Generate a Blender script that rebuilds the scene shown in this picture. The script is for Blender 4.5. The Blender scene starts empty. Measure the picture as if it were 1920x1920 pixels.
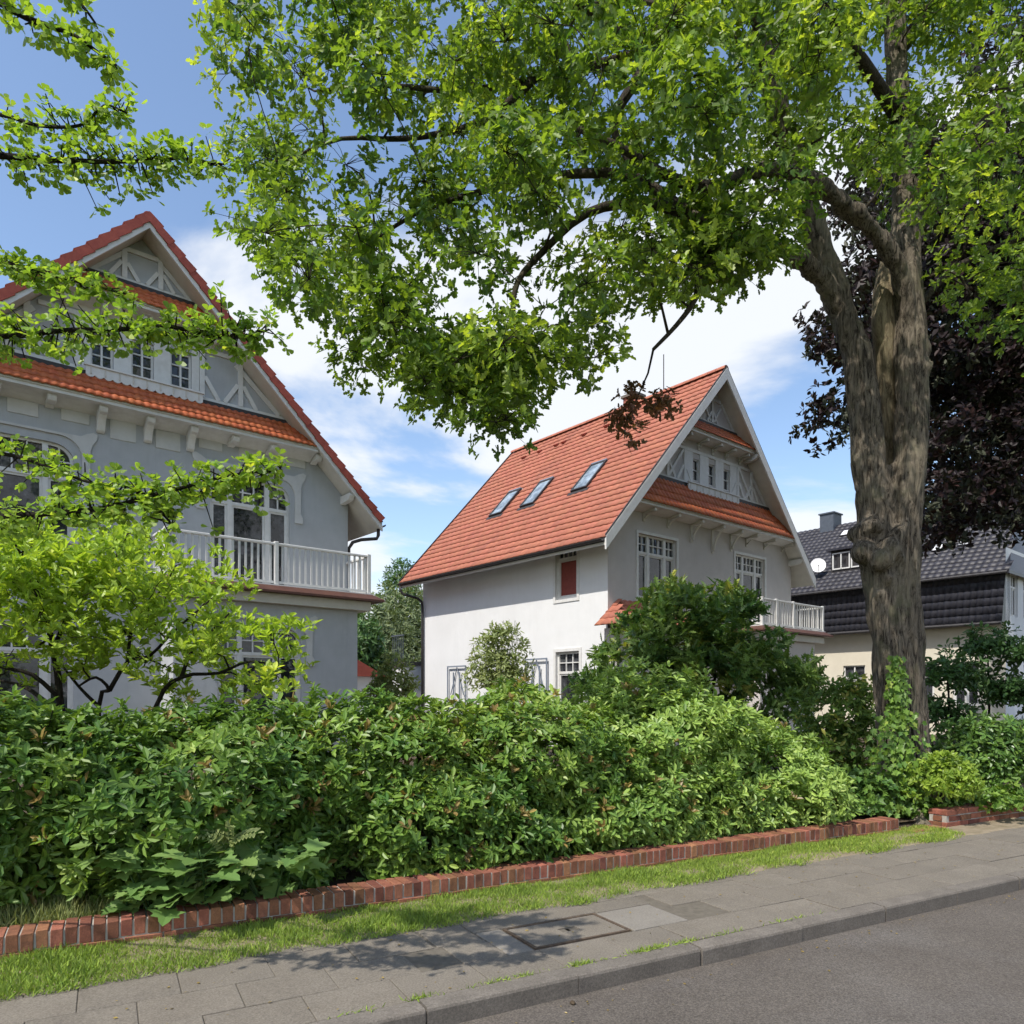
import bpy, bmesh, math, random
import numpy as np
from mathutils import Vector, Matrix, noise as mnoise
from mathutils.geometry import tessellate_polygon

random.seed(7)
RS = np.random.RandomState(11)
C = bpy.context.scene.collection
sc = bpy.context.scene
rad = math.radians

# ------------------------------------------------------------------ camera
F, CX, HY, CAMZ = 1373.0, 960.0, 1305.0, 1.7
cam_d = bpy.data.cameras.new('camera')
cam_d.sensor_width = 36.0
cam_d.lens = 36.0 * F / 1920.0
cam_d.shift_y = (HY - 960.0) / 1920.0
cam_d.clip_start = 0.05
cam_d.clip_end = 3000
cam = bpy.data.objects.new('camera', cam_d)
C.objects.link(cam)
cam.location = (0, 0, CAMZ)
cam.rotation_euler = (rad(90), 0, 0)
sc.camera = cam

# ------------------------------------------------------------------ light
SUN_EL = rad(56)
SUN_H = Vector((-0.670, -0.742))
sun_vec = Vector((SUN_H.x * math.cos(SUN_EL), SUN_H.y * math.cos(SUN_EL), math.sin(SUN_EL)))
sun_d = bpy.data.lights.new('sun', 'SUN')
sun_d.energy = 3.3
sun_d.angle = rad(0.53)
sun_d.color = (1.0, 0.95, 0.87)
sun = bpy.data.objects.new('sun', sun_d)
C.objects.link(sun)
sun.rotation_euler = (-sun_vec).to_track_quat('-Z', 'Y').to_euler()

world = bpy.data.worlds.new('World')
sc.world = world
world.use_nodes = True
wn, wl = world.node_tree.nodes, world.node_tree.links
wn.clear()
def WN(t, **k):
    n = wn.new(t)
    for a, b in k.items():
        setattr(n, a, b)
    return n
w_out = WN('ShaderNodeOutputWorld')
sky = WN('ShaderNodeTexSky', sky_type='NISHITA', sun_disc=False)
sky.sun_elevation = SUN_EL
sky.sun_rotation = math.atan2(SUN_H.x, SUN_H.y)
sky.air_density = 1.0
sky.dust_density = 0.7
sky.ozone_density = 1.0
bg_sky = WN('ShaderNodeBackground'); bg_sky.inputs[1].default_value = 0.15
bg_cl = WN('ShaderNodeBackground'); bg_cl.inputs[0].default_value = (0.93, 0.96, 1.0, 1); bg_cl.inputs[1].default_value = 0.69
wl.new(sky.outputs[0], bg_sky.inputs[0])
tc = WN('ShaderNodeTexCoord')
sep = WN('ShaderNodeSeparateXYZ'); wl.new(tc.outputs['Generated'], sep.inputs[0])
def WM(op, a, b=None, clamp=False):
    n = WN('ShaderNodeMath', operation=op, use_clamp=clamp)
    for i, v in enumerate((a, b)):
        if v is None: continue
        if isinstance(v, (int, float)): n.inputs[i].default_value = v
        else: wl.new(v, n.inputs[i])
    return n.outputs[0]
zz = WM('ADD', WM('MAXIMUM', sep.outputs[2], 0.0), 0.16)
cxn = WM('DIVIDE', sep.outputs[0], zz); cyn = WM('DIVIDE', sep.outputs[1], zz)
comb = WN('ShaderNodeCombineXYZ'); wl.new(cxn, comb.inputs[0]); wl.new(cyn, comb.inputs[1])
mp = WN('ShaderNodeMapping'); mp.inputs['Location'].default_value = (3.35, 1.1, 0.0); mp.inputs['Scale'].default_value = (1.0, 1.0, 1)
wl.new(comb.outputs[0], mp.inputs[0])
nz = WN('ShaderNodeTexNoise'); nz.inputs['Scale'].default_value = 0.62; nz.inputs['Detail'].default_value = 9; nz.inputs['Roughness'].default_value = 0.55; nz.inputs['Distortion'].default_value = 0.35
wl.new(mp.outputs[0], nz.inputs['Vector'])
# thin cloud: thicker towards the horizon, as a flat layer looks
cov = WM('SUBTRACT', nz.outputs[0], WM('MULTIPLY', sep.outputs[2], 0.20))
rmp = WN('ShaderNodeMapRange', interpolation_type='SMOOTHSTEP'); rmp.inputs[1].default_value = 0.415; rmp.inputs[2].default_value = 0.495
wl.new(cov, rmp.inputs[0])
mixw = WN('ShaderNodeMixShader')
wl.new(WM('MULTIPLY', rmp.outputs[0], 0.93), mixw.inputs[0])
wl.new(bg_sky.outputs[0], mixw.inputs[1]); wl.new(bg_cl.outputs[0], mixw.inputs[2])
wl.new(mixw.outputs[0], w_out.inputs[0])

sc.view_settings.view_transform = 'Standard'
sc.view_settings.look = 'None'
sc.view_settings.exposure = 0.62
sc.view_settings.gamma = 1.0
sc.cycles.use_adaptive_sampling = True
sc.cycles.adaptive_threshold = 0.02
sc.cycles.max_bounces = 5
sc.cycles.diffuse_bounces = 2
sc.cycles.glossy_bounces = 2
sc.cycles.transmission_bounces = 3
sc.cycles.transparent_max_bounces = 6
sc.cycles.caustics_reflective = False
sc.cycles.caustics_refractive = False

# ------------------------------------------------------------------ materials
def newmat(name):
    m = bpy.data.materials.new(name); m.use_nodes = True
    nt = m.node_tree; nt.nodes.clear()
    out = nt.nodes.new('ShaderNodeOutputMaterial')
    return m, nt, out
class NT:
    def __init__(s, nt): s.nt = nt
    def n(s, t, inputs=None, **k):
        o = s.nt.nodes.new(t)
        for a, b in k.items(): setattr(o, a, b)
        for a, b in (inputs or {}).items():
            if hasattr(b, 'is_linked') or isinstance(b, bpy.types.NodeSocket): s.nt.links.new(b, o.inputs[a])
            else: o.inputs[a].default_value = b
        return o
    def ramp(s, fac, stops):
        r = s.n('ShaderNodeValToRGB', {0: fac})
        e = r.color_ramp.elements
        while len(e) < len(stops): e.new(0.5)
        for i, (p, c) in enumerate(stops):
            e[i].position = p; e[i].color = (*c, 1)
        return r.outputs[0]
    def mix(s, f, a, b, mode='MIX'):
        o = s.n('ShaderNodeMix', data_type='RGBA', blend_type=mode)
        for sock, v in ((o.inputs['Factor'], f), (o.inputs[6], a), (o.inputs[7], b)):
            if isinstance(v, bpy.types.NodeSocket): s.nt.links.new(v, sock)
            elif isinstance(v, tuple): sock.default_value = (*v[:3], 1)
            else: sock.default_value = v
        return o.outputs[2]
def col4(c): return (*c, 1)

def surf(name, c1, c2, scale=6, rough=0.8, bump=0.15, bscale=60, rnd=0.0, spec=0.3, stain=None, stain_scale=1.5, island=False, metallic=0.0, speck=0.0, hue=0.0, bdist=0.01, lo=.3, hi=.7, detail=5, streak=0.0):
    m, nt, out = newmat(name); N = NT(nt)
    tcn = N.n('ShaderNodeTexCoord'); vec = tcn.outputs['Object']
    oi = N.n('ShaderNodeObjectInfo')
    off = N.n('ShaderNodeVectorMath', {0: vec}, operation='ADD')
    if rnd:
        sv = N.n('ShaderNodeVectorMath', {0: oi.outputs['Random']}, operation='SCALE'); sv.inputs[3].default_value = 37.0
        nt.links.new(sv.outputs[0], off.inputs[1])
    v = off.outputs[0]
    nz = N.n('ShaderNodeTexNoise', {'Vector': v, 'Scale': scale, 'Detail': detail, 'Roughness': 0.6})
    c = N.ramp(nz.outputs[0], [(lo, c1), (hi, c2)])
    if stain:
        sn = N.n('ShaderNodeTexNoise', {'Vector': v, 'Scale': stain_scale, 'Detail': 6, 'Roughness': 0.65})
        f = N.n('ShaderNodeMapRange', {0: sn.outputs[0], 1: 0.5, 2: 0.75, 3: 0.0, 4: 0.8})
        c = N.mix(f.outputs[0], c, stain)
    if streak:
        sm_ = N.n('ShaderNodeMapping', {0: v}); sm_.inputs['Scale'].default_value = (5, 5, .35)
        sn2 = N.n('ShaderNodeTexNoise', {'Vector': sm_.outputs[0], 'Scale': 1.2, 'Detail': 6, 'Roughness': .7})
        f = N.n('ShaderNodeMapRange', {0: sn2.outputs[0], 1: .5, 2: .8, 3: 0.0, 4: streak})
        c = N.mix(f.outputs[0], c, (c1[0] * .6, c1[1] * .6, c1[2] * .58))
    if speck:
        vn = N.n('ShaderNodeTexNoise', {'Vector': v, 'Scale': 85, 'Detail': 5, 'Roughness': .8})
        f = N.ramp(vn.outputs[0], [(0.36, (1 - speck,) * 3), (0.5, (1, 1, 1)), (0.64, (1 + speck * 1.2,) * 3)])
        c = N.mix(1.0, c, f, 'MULTIPLY')
    if rnd:
        r = oi.outputs['Random']
        if island:
            r = N.n('ShaderNodeNewGeometry').outputs['Random Per Island']
        f = N.n('ShaderNodeMapRange', {0: r, 3: 1 - rnd, 4: 1 + rnd})
        hs = N.n('ShaderNodeHueSaturation', {'Color': c, 'Value': f.outputs[0]})
        if hue:
            fr = N.n('ShaderNodeMath', {0: r, 1: 7.31}, operation='MULTIPLY'); fr2 = N.n('ShaderNodeMath', {0: fr.outputs[0]}, operation='FRACT')
            fh = N.n('ShaderNodeMapRange', {0: fr2.outputs[0], 3: 0.5 - hue, 4: 0.5 + hue}); nt.links.new(fh.outputs[0], hs.inputs['Hue'])
        c = hs.outputs[0]
    p = N.n('ShaderNodeBsdfPrincipled', {'Base Color': c, 'Roughness': rough, 'Specular IOR Level': spec, 'Metallic': metallic})
    if bump:
        bn = N.n('ShaderNodeTexNoise', {'Vector': v, 'Scale': bscale, 'Detail': 4, 'Roughness': 0.6})
        b = N.n('ShaderNodeBump', {'Height': bn.outputs[0], 'Strength': bump, 'Distance': bdist})
        nt.links.new(b.outputs[0], p.inputs['Normal'])
    nt.links.new(p.outputs[0], out.inputs[0])
    return m

def leafmat(name, ca, cb, cc=None, rough=0.42, trans=0.35, spec=0.4, jit=0.25):
    m, nt, out = newmat(name); N = NT(nt)
    at = N.n('ShaderNodeAttribute', attribute_name='tint', attribute_type='GEOMETRY')
    stops = [(0.0, ca), (1.0, cb)] if cc is None else [(0.0, ca), (0.8, cb), (1.0, cc)]
    c = N.ramp(at.outputs['Fac'], stops)
    geo = N.n('ShaderNodeNewGeometry')
    f = N.n('ShaderNodeMapRange', {0: geo.outputs['Random Per Island'], 3: 1 - jit, 4: 1 + jit})
    hs = N.n('ShaderNodeHueSaturation', {'Color': c, 'Value': f.outputs[0]})
    c = hs.outputs[0]
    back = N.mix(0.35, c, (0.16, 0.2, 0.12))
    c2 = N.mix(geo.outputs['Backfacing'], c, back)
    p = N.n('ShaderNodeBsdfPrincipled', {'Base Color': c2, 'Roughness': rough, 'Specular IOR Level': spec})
    tcol = N.mix(1.0, c, (1.35, 1.35, 0.5), 'MULTIPLY')
    t = N.n('ShaderNodeBsdfTranslucent', {'Color': tcol})
    mx = N.n('ShaderNodeMixShader', {0: trans, 1: p.outputs[0], 2: t.outputs[0]})
    nt.links.new(mx.outputs[0], out.inputs[0])
    return m

M = {}
M['grey_plaster'] = surf('grey_plaster', (.43, .442, .455), (.475, .487, .50), 3, .85, .25, 140, stain=(.38, .39, .40), stain_scale=.6, streak=.24)
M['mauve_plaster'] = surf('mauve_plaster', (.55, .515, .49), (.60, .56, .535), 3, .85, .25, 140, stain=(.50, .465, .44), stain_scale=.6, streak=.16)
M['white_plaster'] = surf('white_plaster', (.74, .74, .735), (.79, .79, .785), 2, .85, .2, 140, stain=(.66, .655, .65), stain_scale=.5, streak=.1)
M['cream_plaster'] = surf('cream_plaster', (.66, .60, .48), (.72, .66, .53), 2, .85, .2, 140)
M['white_paint'] = surf('white_paint', (.66, .65, .62), (.74, .73, .71), 8, .5, .06, 40, stain=(.58, .565, .53), stain_scale=3)
M['stucco'] = surf('stucco', (.56, .555, .54), (.62, .615, .60), 5, .8, .15, 90, stain=(.50, .49, .47), stain_scale=2)
M['soffit'] = surf('soffit', (.58, .55, .49), (.66, .63, .56), 5, .65, .08, 40)
M['panel_grey'] = surf('panel_grey', (.29, .305, .33), (.33, .345, .37), 4, .8, .1, 90)
M['tile_old'] = surf('tile_old', (.35, .118, .074), (.45, .168, .105), 9, .75, .3, 70, rnd=.09, hue=.004, stain=(.30, .125, .085), stain_scale=2)
M['tile_stuff'] = surf('tile_stuff', (.35, .118, .074), (.45, .168, .105), 9, .75, .3, 70, rnd=.09, hue=.004, island=True, stain=(.30, .125, .085), stain_scale=1)
M['tile_orange'] = surf('tile_orange', (.42, .10, .035), (.54, .155, .055), 12, .5, .2, 70, rnd=.10, hue=.004, island=True, stain=(.30, .07, .03), stain_scale=4)
M['tile_red'] = surf('tile_red', (.27, .055, .04), (.36, .085, .055), 9, .6, .2, 70, rnd=.12)
M['tile_dark'] = surf('tile_dark', (.026, .026, .033), (.044, .043, .052), 10, .38, .25, 60, rnd=.15)
M['tile_dark_stuff'] = surf('tile_dark_stuff', (.027, .026, .032), (.047, .045, .053), 10, .45, .25, 60, rnd=.2, island=True)
M['brick'] = surf('brick', (.20, .080, .047), (.31, .128, .073), 14, .85, .45, 130, rnd=.36, hue=.014, stain=(.11, .045, .038), stain_scale=6, speck=.2)
M['mortar'] = surf('mortar', (.36, .33, .29), (.46, .43, .38), 20, .95, .4, 120)
M['slab'] = surf('slab', (.162, .140, .112), (.192, .168, .136), 3, .9, .35, 210, rnd=.045, speck=.3, stain=(.148, .13, .107), stain_scale=1.3)
M['joint'] = surf('joint', (.11, .095, .075), (.16, .14, .11), 18, .95, .5, 90)
M['pale_slab'] = surf('pale_slab', (.195, .175, .148), (.225, .204, .175), 4, .9, .3, 210, rnd=.04, speck=.15)
M['kerb'] = surf('kerb', (.138, .120, .100), (.182, .160, .135), 5, .9, .4, 190, rnd=.09, speck=.3, stain=(.12, .105, .09), stain_scale=3.2, streak=.35)
M['asphalt'] = surf('asphalt', (.095, .081, .068), (.126, .109, .092), 1.6, .9, .6, 170, speck=.5, stain=(.148, .135, .122), stain_scale=.55)
M['soil'] = surf('soil', (.05, .035, .022), (.11, .08, .05), 8, .95, .6, 40, bdist=.04)
M['sand'] = surf('sand', (.20, .16, .105), (.29, .235, .165), 9, .95, .5, 60, stain=(.13, .11, .05), stain_scale=3)
M['zinc_dark'] = surf('zinc_dark', (.07, .082, .10), (.10, .115, .14), 6, .5, .1, 60)
M['grit'] = surf('grit', (.15, .13, .108), (.20, .175, .148), 9, .95, .5, 60)
M['lawn'] = surf('lawn', (.045, .075, .02), (.09, .12, .035), 5, .95, .5, 40, stain=(.16, .13, .08), stain_scale=2, bdist=.03)
M['iron'] = surf('iron', (.06, .045, .035), (.13, .09, .06), 30, .8, .4, 120)
M['dark_metal'] = surf('dark_metal', (.035, .033, .033), (.06, .055, .055), 10, .5, .1, 60)
M['copper_brown'] = surf('copper_brown', (.075, .034, .025), (.115, .052, .036), 6, .55, .1, 60)
M['zinc'] = surf('zinc', (.17, .20, .25), (.23, .26, .31), 6, .5, .1, 60)
M['red_blind'] = surf('red_blind', (.22, .05, .04), (.28, .07, .05), 8, .6, .05, 60)
M['curtain'] = surf('curtain', (.55, .54, .52), (.68, .67, .65), 8, .9, .05, 60)
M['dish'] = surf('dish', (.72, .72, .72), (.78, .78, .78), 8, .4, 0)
def glassmat(name, c, rough=.03, w=.6):
    m, nt, out = newmat(name); N = NT(nt)
    tcn = N.n('ShaderNodeTexCoord')
    bn = N.n('ShaderNodeTexNoise', {'Vector': tcn.outputs['Object'], 'Scale': 1.7, 'Detail': 2})
    b = N.n('ShaderNodeBump', {'Height': bn.outputs[0], 'Strength': w, 'Distance': .02})
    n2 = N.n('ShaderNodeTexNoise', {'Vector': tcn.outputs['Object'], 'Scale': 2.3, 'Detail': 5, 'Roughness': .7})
    cc_ = N.ramp(n2.outputs[0], [(.42, c), (.60, tuple(x * 2.2 + .035 for x in c)), (.72, tuple(x * 3 + .10 for x in c))])  # lighter noise patches in the base colour imitate reflections and dim rooms
    p = N.n('ShaderNodeBsdfPrincipled', {'Base Color': cc_, 'Roughness': rough, 'Specular IOR Level': .6, 'Normal': b.outputs[0]})
    nt.links.new(p.outputs[0], out.inputs[0]); return m
M['glass'] = glassmat('glass', (.012, .013, .016))
M['skyglass'] = glassmat('skyglass', (.15, .18, .20), .05, .1)  # pale bluish base colour paints in the sky reflected by the roof windows
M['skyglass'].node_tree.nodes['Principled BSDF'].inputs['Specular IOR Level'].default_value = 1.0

def barkmat(name, a, b, pale, scale=3.0, palef=.65):
    m, nt, out = newmat(name); N = NT(nt)
    tcn = N.n('ShaderNodeTexCoord')
    mpn = N.n('ShaderNodeMapping', {0: tcn.outputs['Object']}); mpn.inputs['Scale'].default_value = (scale * 4, scale * 4, scale * .7)
    nz = N.n('ShaderNodeTexNoise', {'Vector': mpn.outputs[0], 'Scale': 1.5, 'Detail': 10, 'Roughness': .74, 'Distortion': 1.2})
    c = N.ramp(nz.outputs[0], [(.40, a), (.57, b)])
    n2 = N.n('ShaderNodeTexNoise', {'Vector': tcn.outputs['Object'], 'Scale': 1.3, 'Detail': 6, 'Roughness': .7})
    f = N.n('ShaderNodeMapRange', {0: n2.outputs[0], 1: .50, 2: .68, 3: 0, 4: palef})
    c = N.mix(f.outputs[0], c, pale)
    n3 = N.n('ShaderNodeTexNoise', {'Vector': tcn.outputs['Object'], 'Scale': 2.6, 'Detail': 5, 'Roughness': .7})
    f3 = N.n('ShaderNodeMapRange', {0: n3.outputs[0], 1: .55, 2: .72, 3: 0, 4: .75})
    c = N.mix(f3.outputs[0], c, (.085, .095, .045))
    p = N.n('ShaderNodeBsdfPrincipled', {'Base Color': c, 'Roughness': .9, 'Specular IOR Level': .2})
    bp = N.n('ShaderNodeBump', {'Height': nz.outputs[0], 'Strength': 1.0, 'Distance': .09})
    nt.links.new(bp.outputs[0], p.inputs['Normal']); nt.links.new(p.outputs[0], out.inputs[0])
    return m
M['bark_oak'] = barkmat('bark_oak', (.034, .026, .019), (.265, .22, .165), (.46, .40, .28))
M['bark_dark'] = barkmat('bark_dark', (.018, .014, .011), (.05, .04, .03), (.08, .07, .05), 6, .3)
M['bark_limb'] = barkmat('bark_limb', (.035, .027, .019), (.11, .088, .062), (.2, .17, .12), 5, .5)
M['dead_wood'] = barkmat('dead_wood', (.16, .12, .07), (.42, .34, .21), (.50, .42, .26), 3.0, .4)
M['leaf_oak'] = leafmat('leaf_oak', (.08, .16, .028), (.27, .375, .05), (.47, .55, .085), trans=.52)
M['leaf_copper_twig'] = leafmat('leaf_copper_twig', (.14, .06, .035), (.22, .10, .05), trans=.3)
M['leaf_ginkgo'] = leafmat('leaf_ginkgo', (.19, .32, .05), (.36, .49, .07), (.54, .59, .10), trans=.5)
M['leaf_rhodo'] = leafmat('leaf_rhodo', (.08, .175, .03), (.22, .335, .055), (.40, .49, .12), rough=.42, trans=.3, spec=.42)
M['leaf_rhodo_light'] = leafmat('leaf_rhodo_light', (.16, .28, .055), (.36, .49, .11), (.52, .62, .20), rough=.42, trans=.3, spec=.42)
M['leaf_bronze'] = leafmat('leaf_bronze', (.20, .14, .045), (.33, .24, .07), rough=.4, trans=.2)
M['leaf_magnolia'] = leafmat('leaf_magnolia', (.27, .40, .06), (.46, .59, .09), (.60, .66, .14), trans=.46)
M['leaf_beech'] = leafmat('leaf_beech', (.010, .006, .007), (.027, .013, .013), (.048, .022, .02), rough=.5, trans=.15, spec=.25)
M['leaf_yew'] = leafmat('leaf_yew', (.06, .14, .032), (.19, .275, .05), (.40, .39, .09), rough=.5, trans=.32)
M['leaf_willow'] = leafmat('leaf_willow', (.12, .165, .07), (.22, .26, .12), rough=.55, trans=.25)
M['leaf_pale'] = leafmat('leaf_pale', (.18, .24, .08), (.34, .38, .15), rough=.5, trans=.3)
M['leaf_dark'] = leafmat('leaf_dark', (.045, .105, .028), (.10, .19, .045), rough=.45, trans=.25)
M['leaf_laurel'] = leafmat('leaf_laurel', (.06, .14, .03), (.16, .27, .05), (.27, .37, .07), rough=.35, trans=.2, spec=.5)
M['leaf_ivy'] = leafmat('leaf_ivy', (.08, .175, .03), (.20, .32, .05), (.32, .40, .07), trans=.35)
M['leaf_lime'] = leafmat('leaf_lime', (.18, .29, .04), (.36, .47, .07), trans=.4)
M['leaf_maple'] = leafmat('leaf_maple', (.12, .23, .06), (.23, .34, .10), rough=.45, trans=.3)
M['blade'] = leafmat('blade', (.18, .28, .045), (.34, .44, .07), (.52, .48, .17), rough=.6, trans=.3, spec=.2)
M['blade_dry'] = leafmat('blade_dry', (.20, .25, .08), (.36, .38, .15), (.48, .44, .23), rough=.6, trans=.3, spec=.2)

# ------------------------------------------------------------------ mesh helpers
class MB:
    def __init__(s): s.v = []; s.f = []
    def quad(s, a, b, c, d):
        i = len(s.v); s.v += [a, b, c, d]; s.f.append((i, i + 1, i + 2, i + 3)); return s
    def ngon(s, pts):
        i = len(s.v); s.v += list(pts); s.f.append(tuple(range(i, i + len(pts)))); return s
    def box(s, x0, x1, y0, y1, z0, z1):
        i = len(s.v)
        s.v += [(x0, y0, z0), (x1, y0, z0), (x1, y1, z0), (x0, y1, z0), (x0, y0, z1), (x1, y0, z1), (x1, y1, z1), (x0, y1, z1)]
        for q in ((0, 3, 2, 1), (4, 5, 6, 7), (0, 1, 5, 4), (1, 2, 6, 5), (2, 3, 7, 6), (3, 0, 4, 7)):
            s.f.append(tuple(i + k for k in q))
        return s
    def prism(s, pts, fn, d0, d1):
        """polygon pts (a,b) extruded between depth d0 and d1; fn(a,b,d)->xyz"""
        n = len(pts); i = len(s.v)
        s.v += [fn(a, b, d0) for a, b in pts] + [fn(a, b, d1) for a, b in pts]
        s.f.append(tuple(range(i, i + n))); s.f.append(tuple(range(i + 2 * n - 1, i + n - 1, -1)))
        for k in range(n):
            s.f.append((i + (k + 1) % n, i + k, i + n + k, i + n + (k + 1) % n))
        return s
    def xz(s, pts, y0, y1): return s.prism(pts, lambda a, b, d: (a, d, b), y0, y1)
    def yz(s, pts, x0, x1): return s.prism(pts, lambda a, b, d: (d, a, b), x0, x1)
    def bar(s, p, q, w, h=None, up=(0, 0, 1)):
        h = h or w; p = Vector(p); q = Vector(q); d = (q - p).normalized(); u = Vector(up)
        x = d.cross(u)
        if x.length < 1e-4: x = d.cross(Vector((0, 1, 0)))
        x.normalize(); y = x.cross(d)
        i = len(s.v)
        for e in (p, q):
            for a, b in ((-1, -1), (1, -1), (1, 1), (-1, 1)):
                s.v.append(tuple(e + x * a * w / 2 + y * b * h / 2))
        for q4 in ((0, 1, 2, 3), (7, 6, 5, 4), (0, 4, 5, 1), (1, 5, 6, 2), (2, 6, 7, 3), (3, 7, 4, 0)):
            s.f.append(tuple(i + k for k in q4))
        return s
    def tube(s, pts, radii, n=8, caps=True):
        pts = [Vector(p) for p in pts]
        if isinstance(radii, (int, float)): radii = [radii] * len(pts)
        t0 = (pts[1] - pts[0]).normalized()
        x = t0.cross(Vector((0, 0, 1)))
        if x.length < .05: x = t0.cross(Vector((0, 1, 0)))
        x.normalize()
        base = len(s.v)
        for k, p in enumerate(pts):
            if k == 0: t = t0
            elif k == len(pts) - 1: t = (pts[k] - pts[k - 1]).normalized()
            else: t = (pts[k + 1] - pts[k - 1]).normalized()
            x = (x - t * x.dot(t)); x.normalize(); y = t.cross(x)
            for j in range(n):
                a = 2 * math.pi * j / n
                s.v.append(tuple(p + (x * math.cos(a) + y * math.sin(a)) * radii[k]))
        for k in range(len(pts) - 1):
            for j in range(n):
                a = base + k * n + j; b = base + k * n + (j + 1) % n
                s.f.append((a, b, b + n, a + n))
        if caps:
            s.f.append(tuple(range(base + n - 1, base - 1, -1)))
            e = base + (len(pts) - 1) * n
            s.f.append(tuple(range(e, e + n)))
        return s
    def mesh(s, name='mesh', smooth=False):
        me = bpy.data.meshes.new(name)
        me.from_pydata(s.v, [], s.f)
        if smooth: me.polygons.foreach_set('use_smooth', [True] * len(me.polygons))
        return me
    def build(s, name, mat, parent=None, smooth=False, bevel=0):
        me = s.mesh(name, smooth)
        bm = bmesh.new(); bm.from_mesh(me)
        bmesh.ops.recalc_face_normals(bm, faces=bm.faces)
        if bevel:
            bmesh.ops.bevel(bm, geom=[e for e in bm.edges if len(e.link_faces) == 2 and e.calc_face_angle(0) > .6], offset=bevel, segments=1, affect='EDGES')
        bm.to_mesh(me); bm.free()
        return link(name, me, mat, parent)

def link(name, me, mat=None, parent=None, loc=None, rot=None):
    o = bpy.data.objects.new(name, me)
    C.objects.link(o)
    if mat and not me.materials: me.materials.append(M[mat] if isinstance(mat, str) else mat)
    if parent: o.parent = parent
    if loc is not None: o.location = loc
    if rot is not None: o.rotation_euler = rot
    return o
def empty(name, loc=(0, 0, 0), rz=0, label=None, cat=None, group=None):
    o = bpy.data.objects.new(name, None); C.objects.link(o)
    o.location = loc; o.rotation_euler = (0, 0, rz); o.empty_display_size = .3
    return tag(o, label, cat, group)
def tag(o, label=None, cat=None, group=None, kind=None):
    if label: o['label'] = label
    if cat: o['category'] = cat
    if group: o['group'] = group
    if kind: o['kind'] = kind
    return o
def at(px, py, Y): return ((px - CX) / F * Y, Y, CAMZ + (HY - py) / F * Y)

# street frame: u along the kerb, v away from the camera
SA = math.pi / 2 - math.atan(2490 / F)
U = np.array([math.cos(SA), math.sin(SA)]); Nv = np.array([-math.sin(SA), math.cos(SA)])
def st(u, v, z=0): 
    p = U * u + Nv * v; return (p[0], p[1], z)

# ------------------------------------------------------------------ foliage helpers
def orth(a):
    a = a / np.linalg.norm(a, axis=1, keepdims=True)
    ref = np.where(np.abs(a[:, 2:3]) > .9, np.array([[1., 0, 0]]), np.array([[0, 0, 1.]]))
    x = np.cross(a, ref); x /= np.linalg.norm(x, axis=1, keepdims=True)
    return a, x, np.cross(x, a)
def nrm(a): return a / (np.linalg.norm(a, axis=1, keepdims=True) + 1e-9)
TPL = {}
def half(pts, fold=.12, droop=0.0):
    """leaf from one half outline (x,y) base..tip, mirrored, folded on the midrib and drooping"""
    v = []; n = len(pts)
    for sgn in (1, -1):
        for (x, y) in pts:
            v.append((sgn * x, y, abs(x) * fold * 2 - droop * y * y))
    f = [tuple(range(0, n)), tuple(range(2 * n - 1, n - 1, -1))]
    return np.array(v), f
TPL['oak'] = half([(0, 0), (.22, .26), (.12, .37), (.32, .55), (.18, .64), (.22, .86), (0, 1)], .14, .12)
TPL['rhodo'] = half([(0, 0), (.16, .36), (.18, .72), (0, 1)], .16, .16)
TPL['mag'] = half([(0, 0), (.14, .25), (.22, .6), (.12, .86), (0, 1)], .2, .15)
TPL['beech'] = half([(0, 0), (.25, .35), (.22, .68), (0, 1)], .12, .1)
TPL['ginkgo'] = half([(0, 0), (.03, .38), (.34, .55), (.56, .78), (.42, .95), (.16, 1.0), (.02, .86)], .10, .05)
TPL['ivy'] = half([(0, .05), (.30, -.02), (.26, .3), (.48, .42), (.2, .62), (0, 1)], .1, .08)
TPL['maple'] = half([(0, .02), (.28, -.06), (.30, .14), (.62, .28), (.40, .42), (.46, .62), (.22, .60), (.17, .80), (0, 1)], .08, .12)
TPL['needle'] = half([(0, 0), (.09, .3), (.06, .8), (0, 1)], .1, .1)
TPL['spray'] = half([(0, 0), (.06, .1), (.26, .12), (.08, .24), (.30, .32), (.08, .42), (.26, .52), (.07, .6), (.19, .72), (.05, .8), (0, 1)], .1, .25)
TPL['blade'] = (np.array([(-.05, 0, 0), (.05, 0, 0), (.035, .55, -.05), (-.035, .55, -.05), (0, 1, -.22)]), [(0, 1, 2, 3), (3, 2, 4)])

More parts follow.
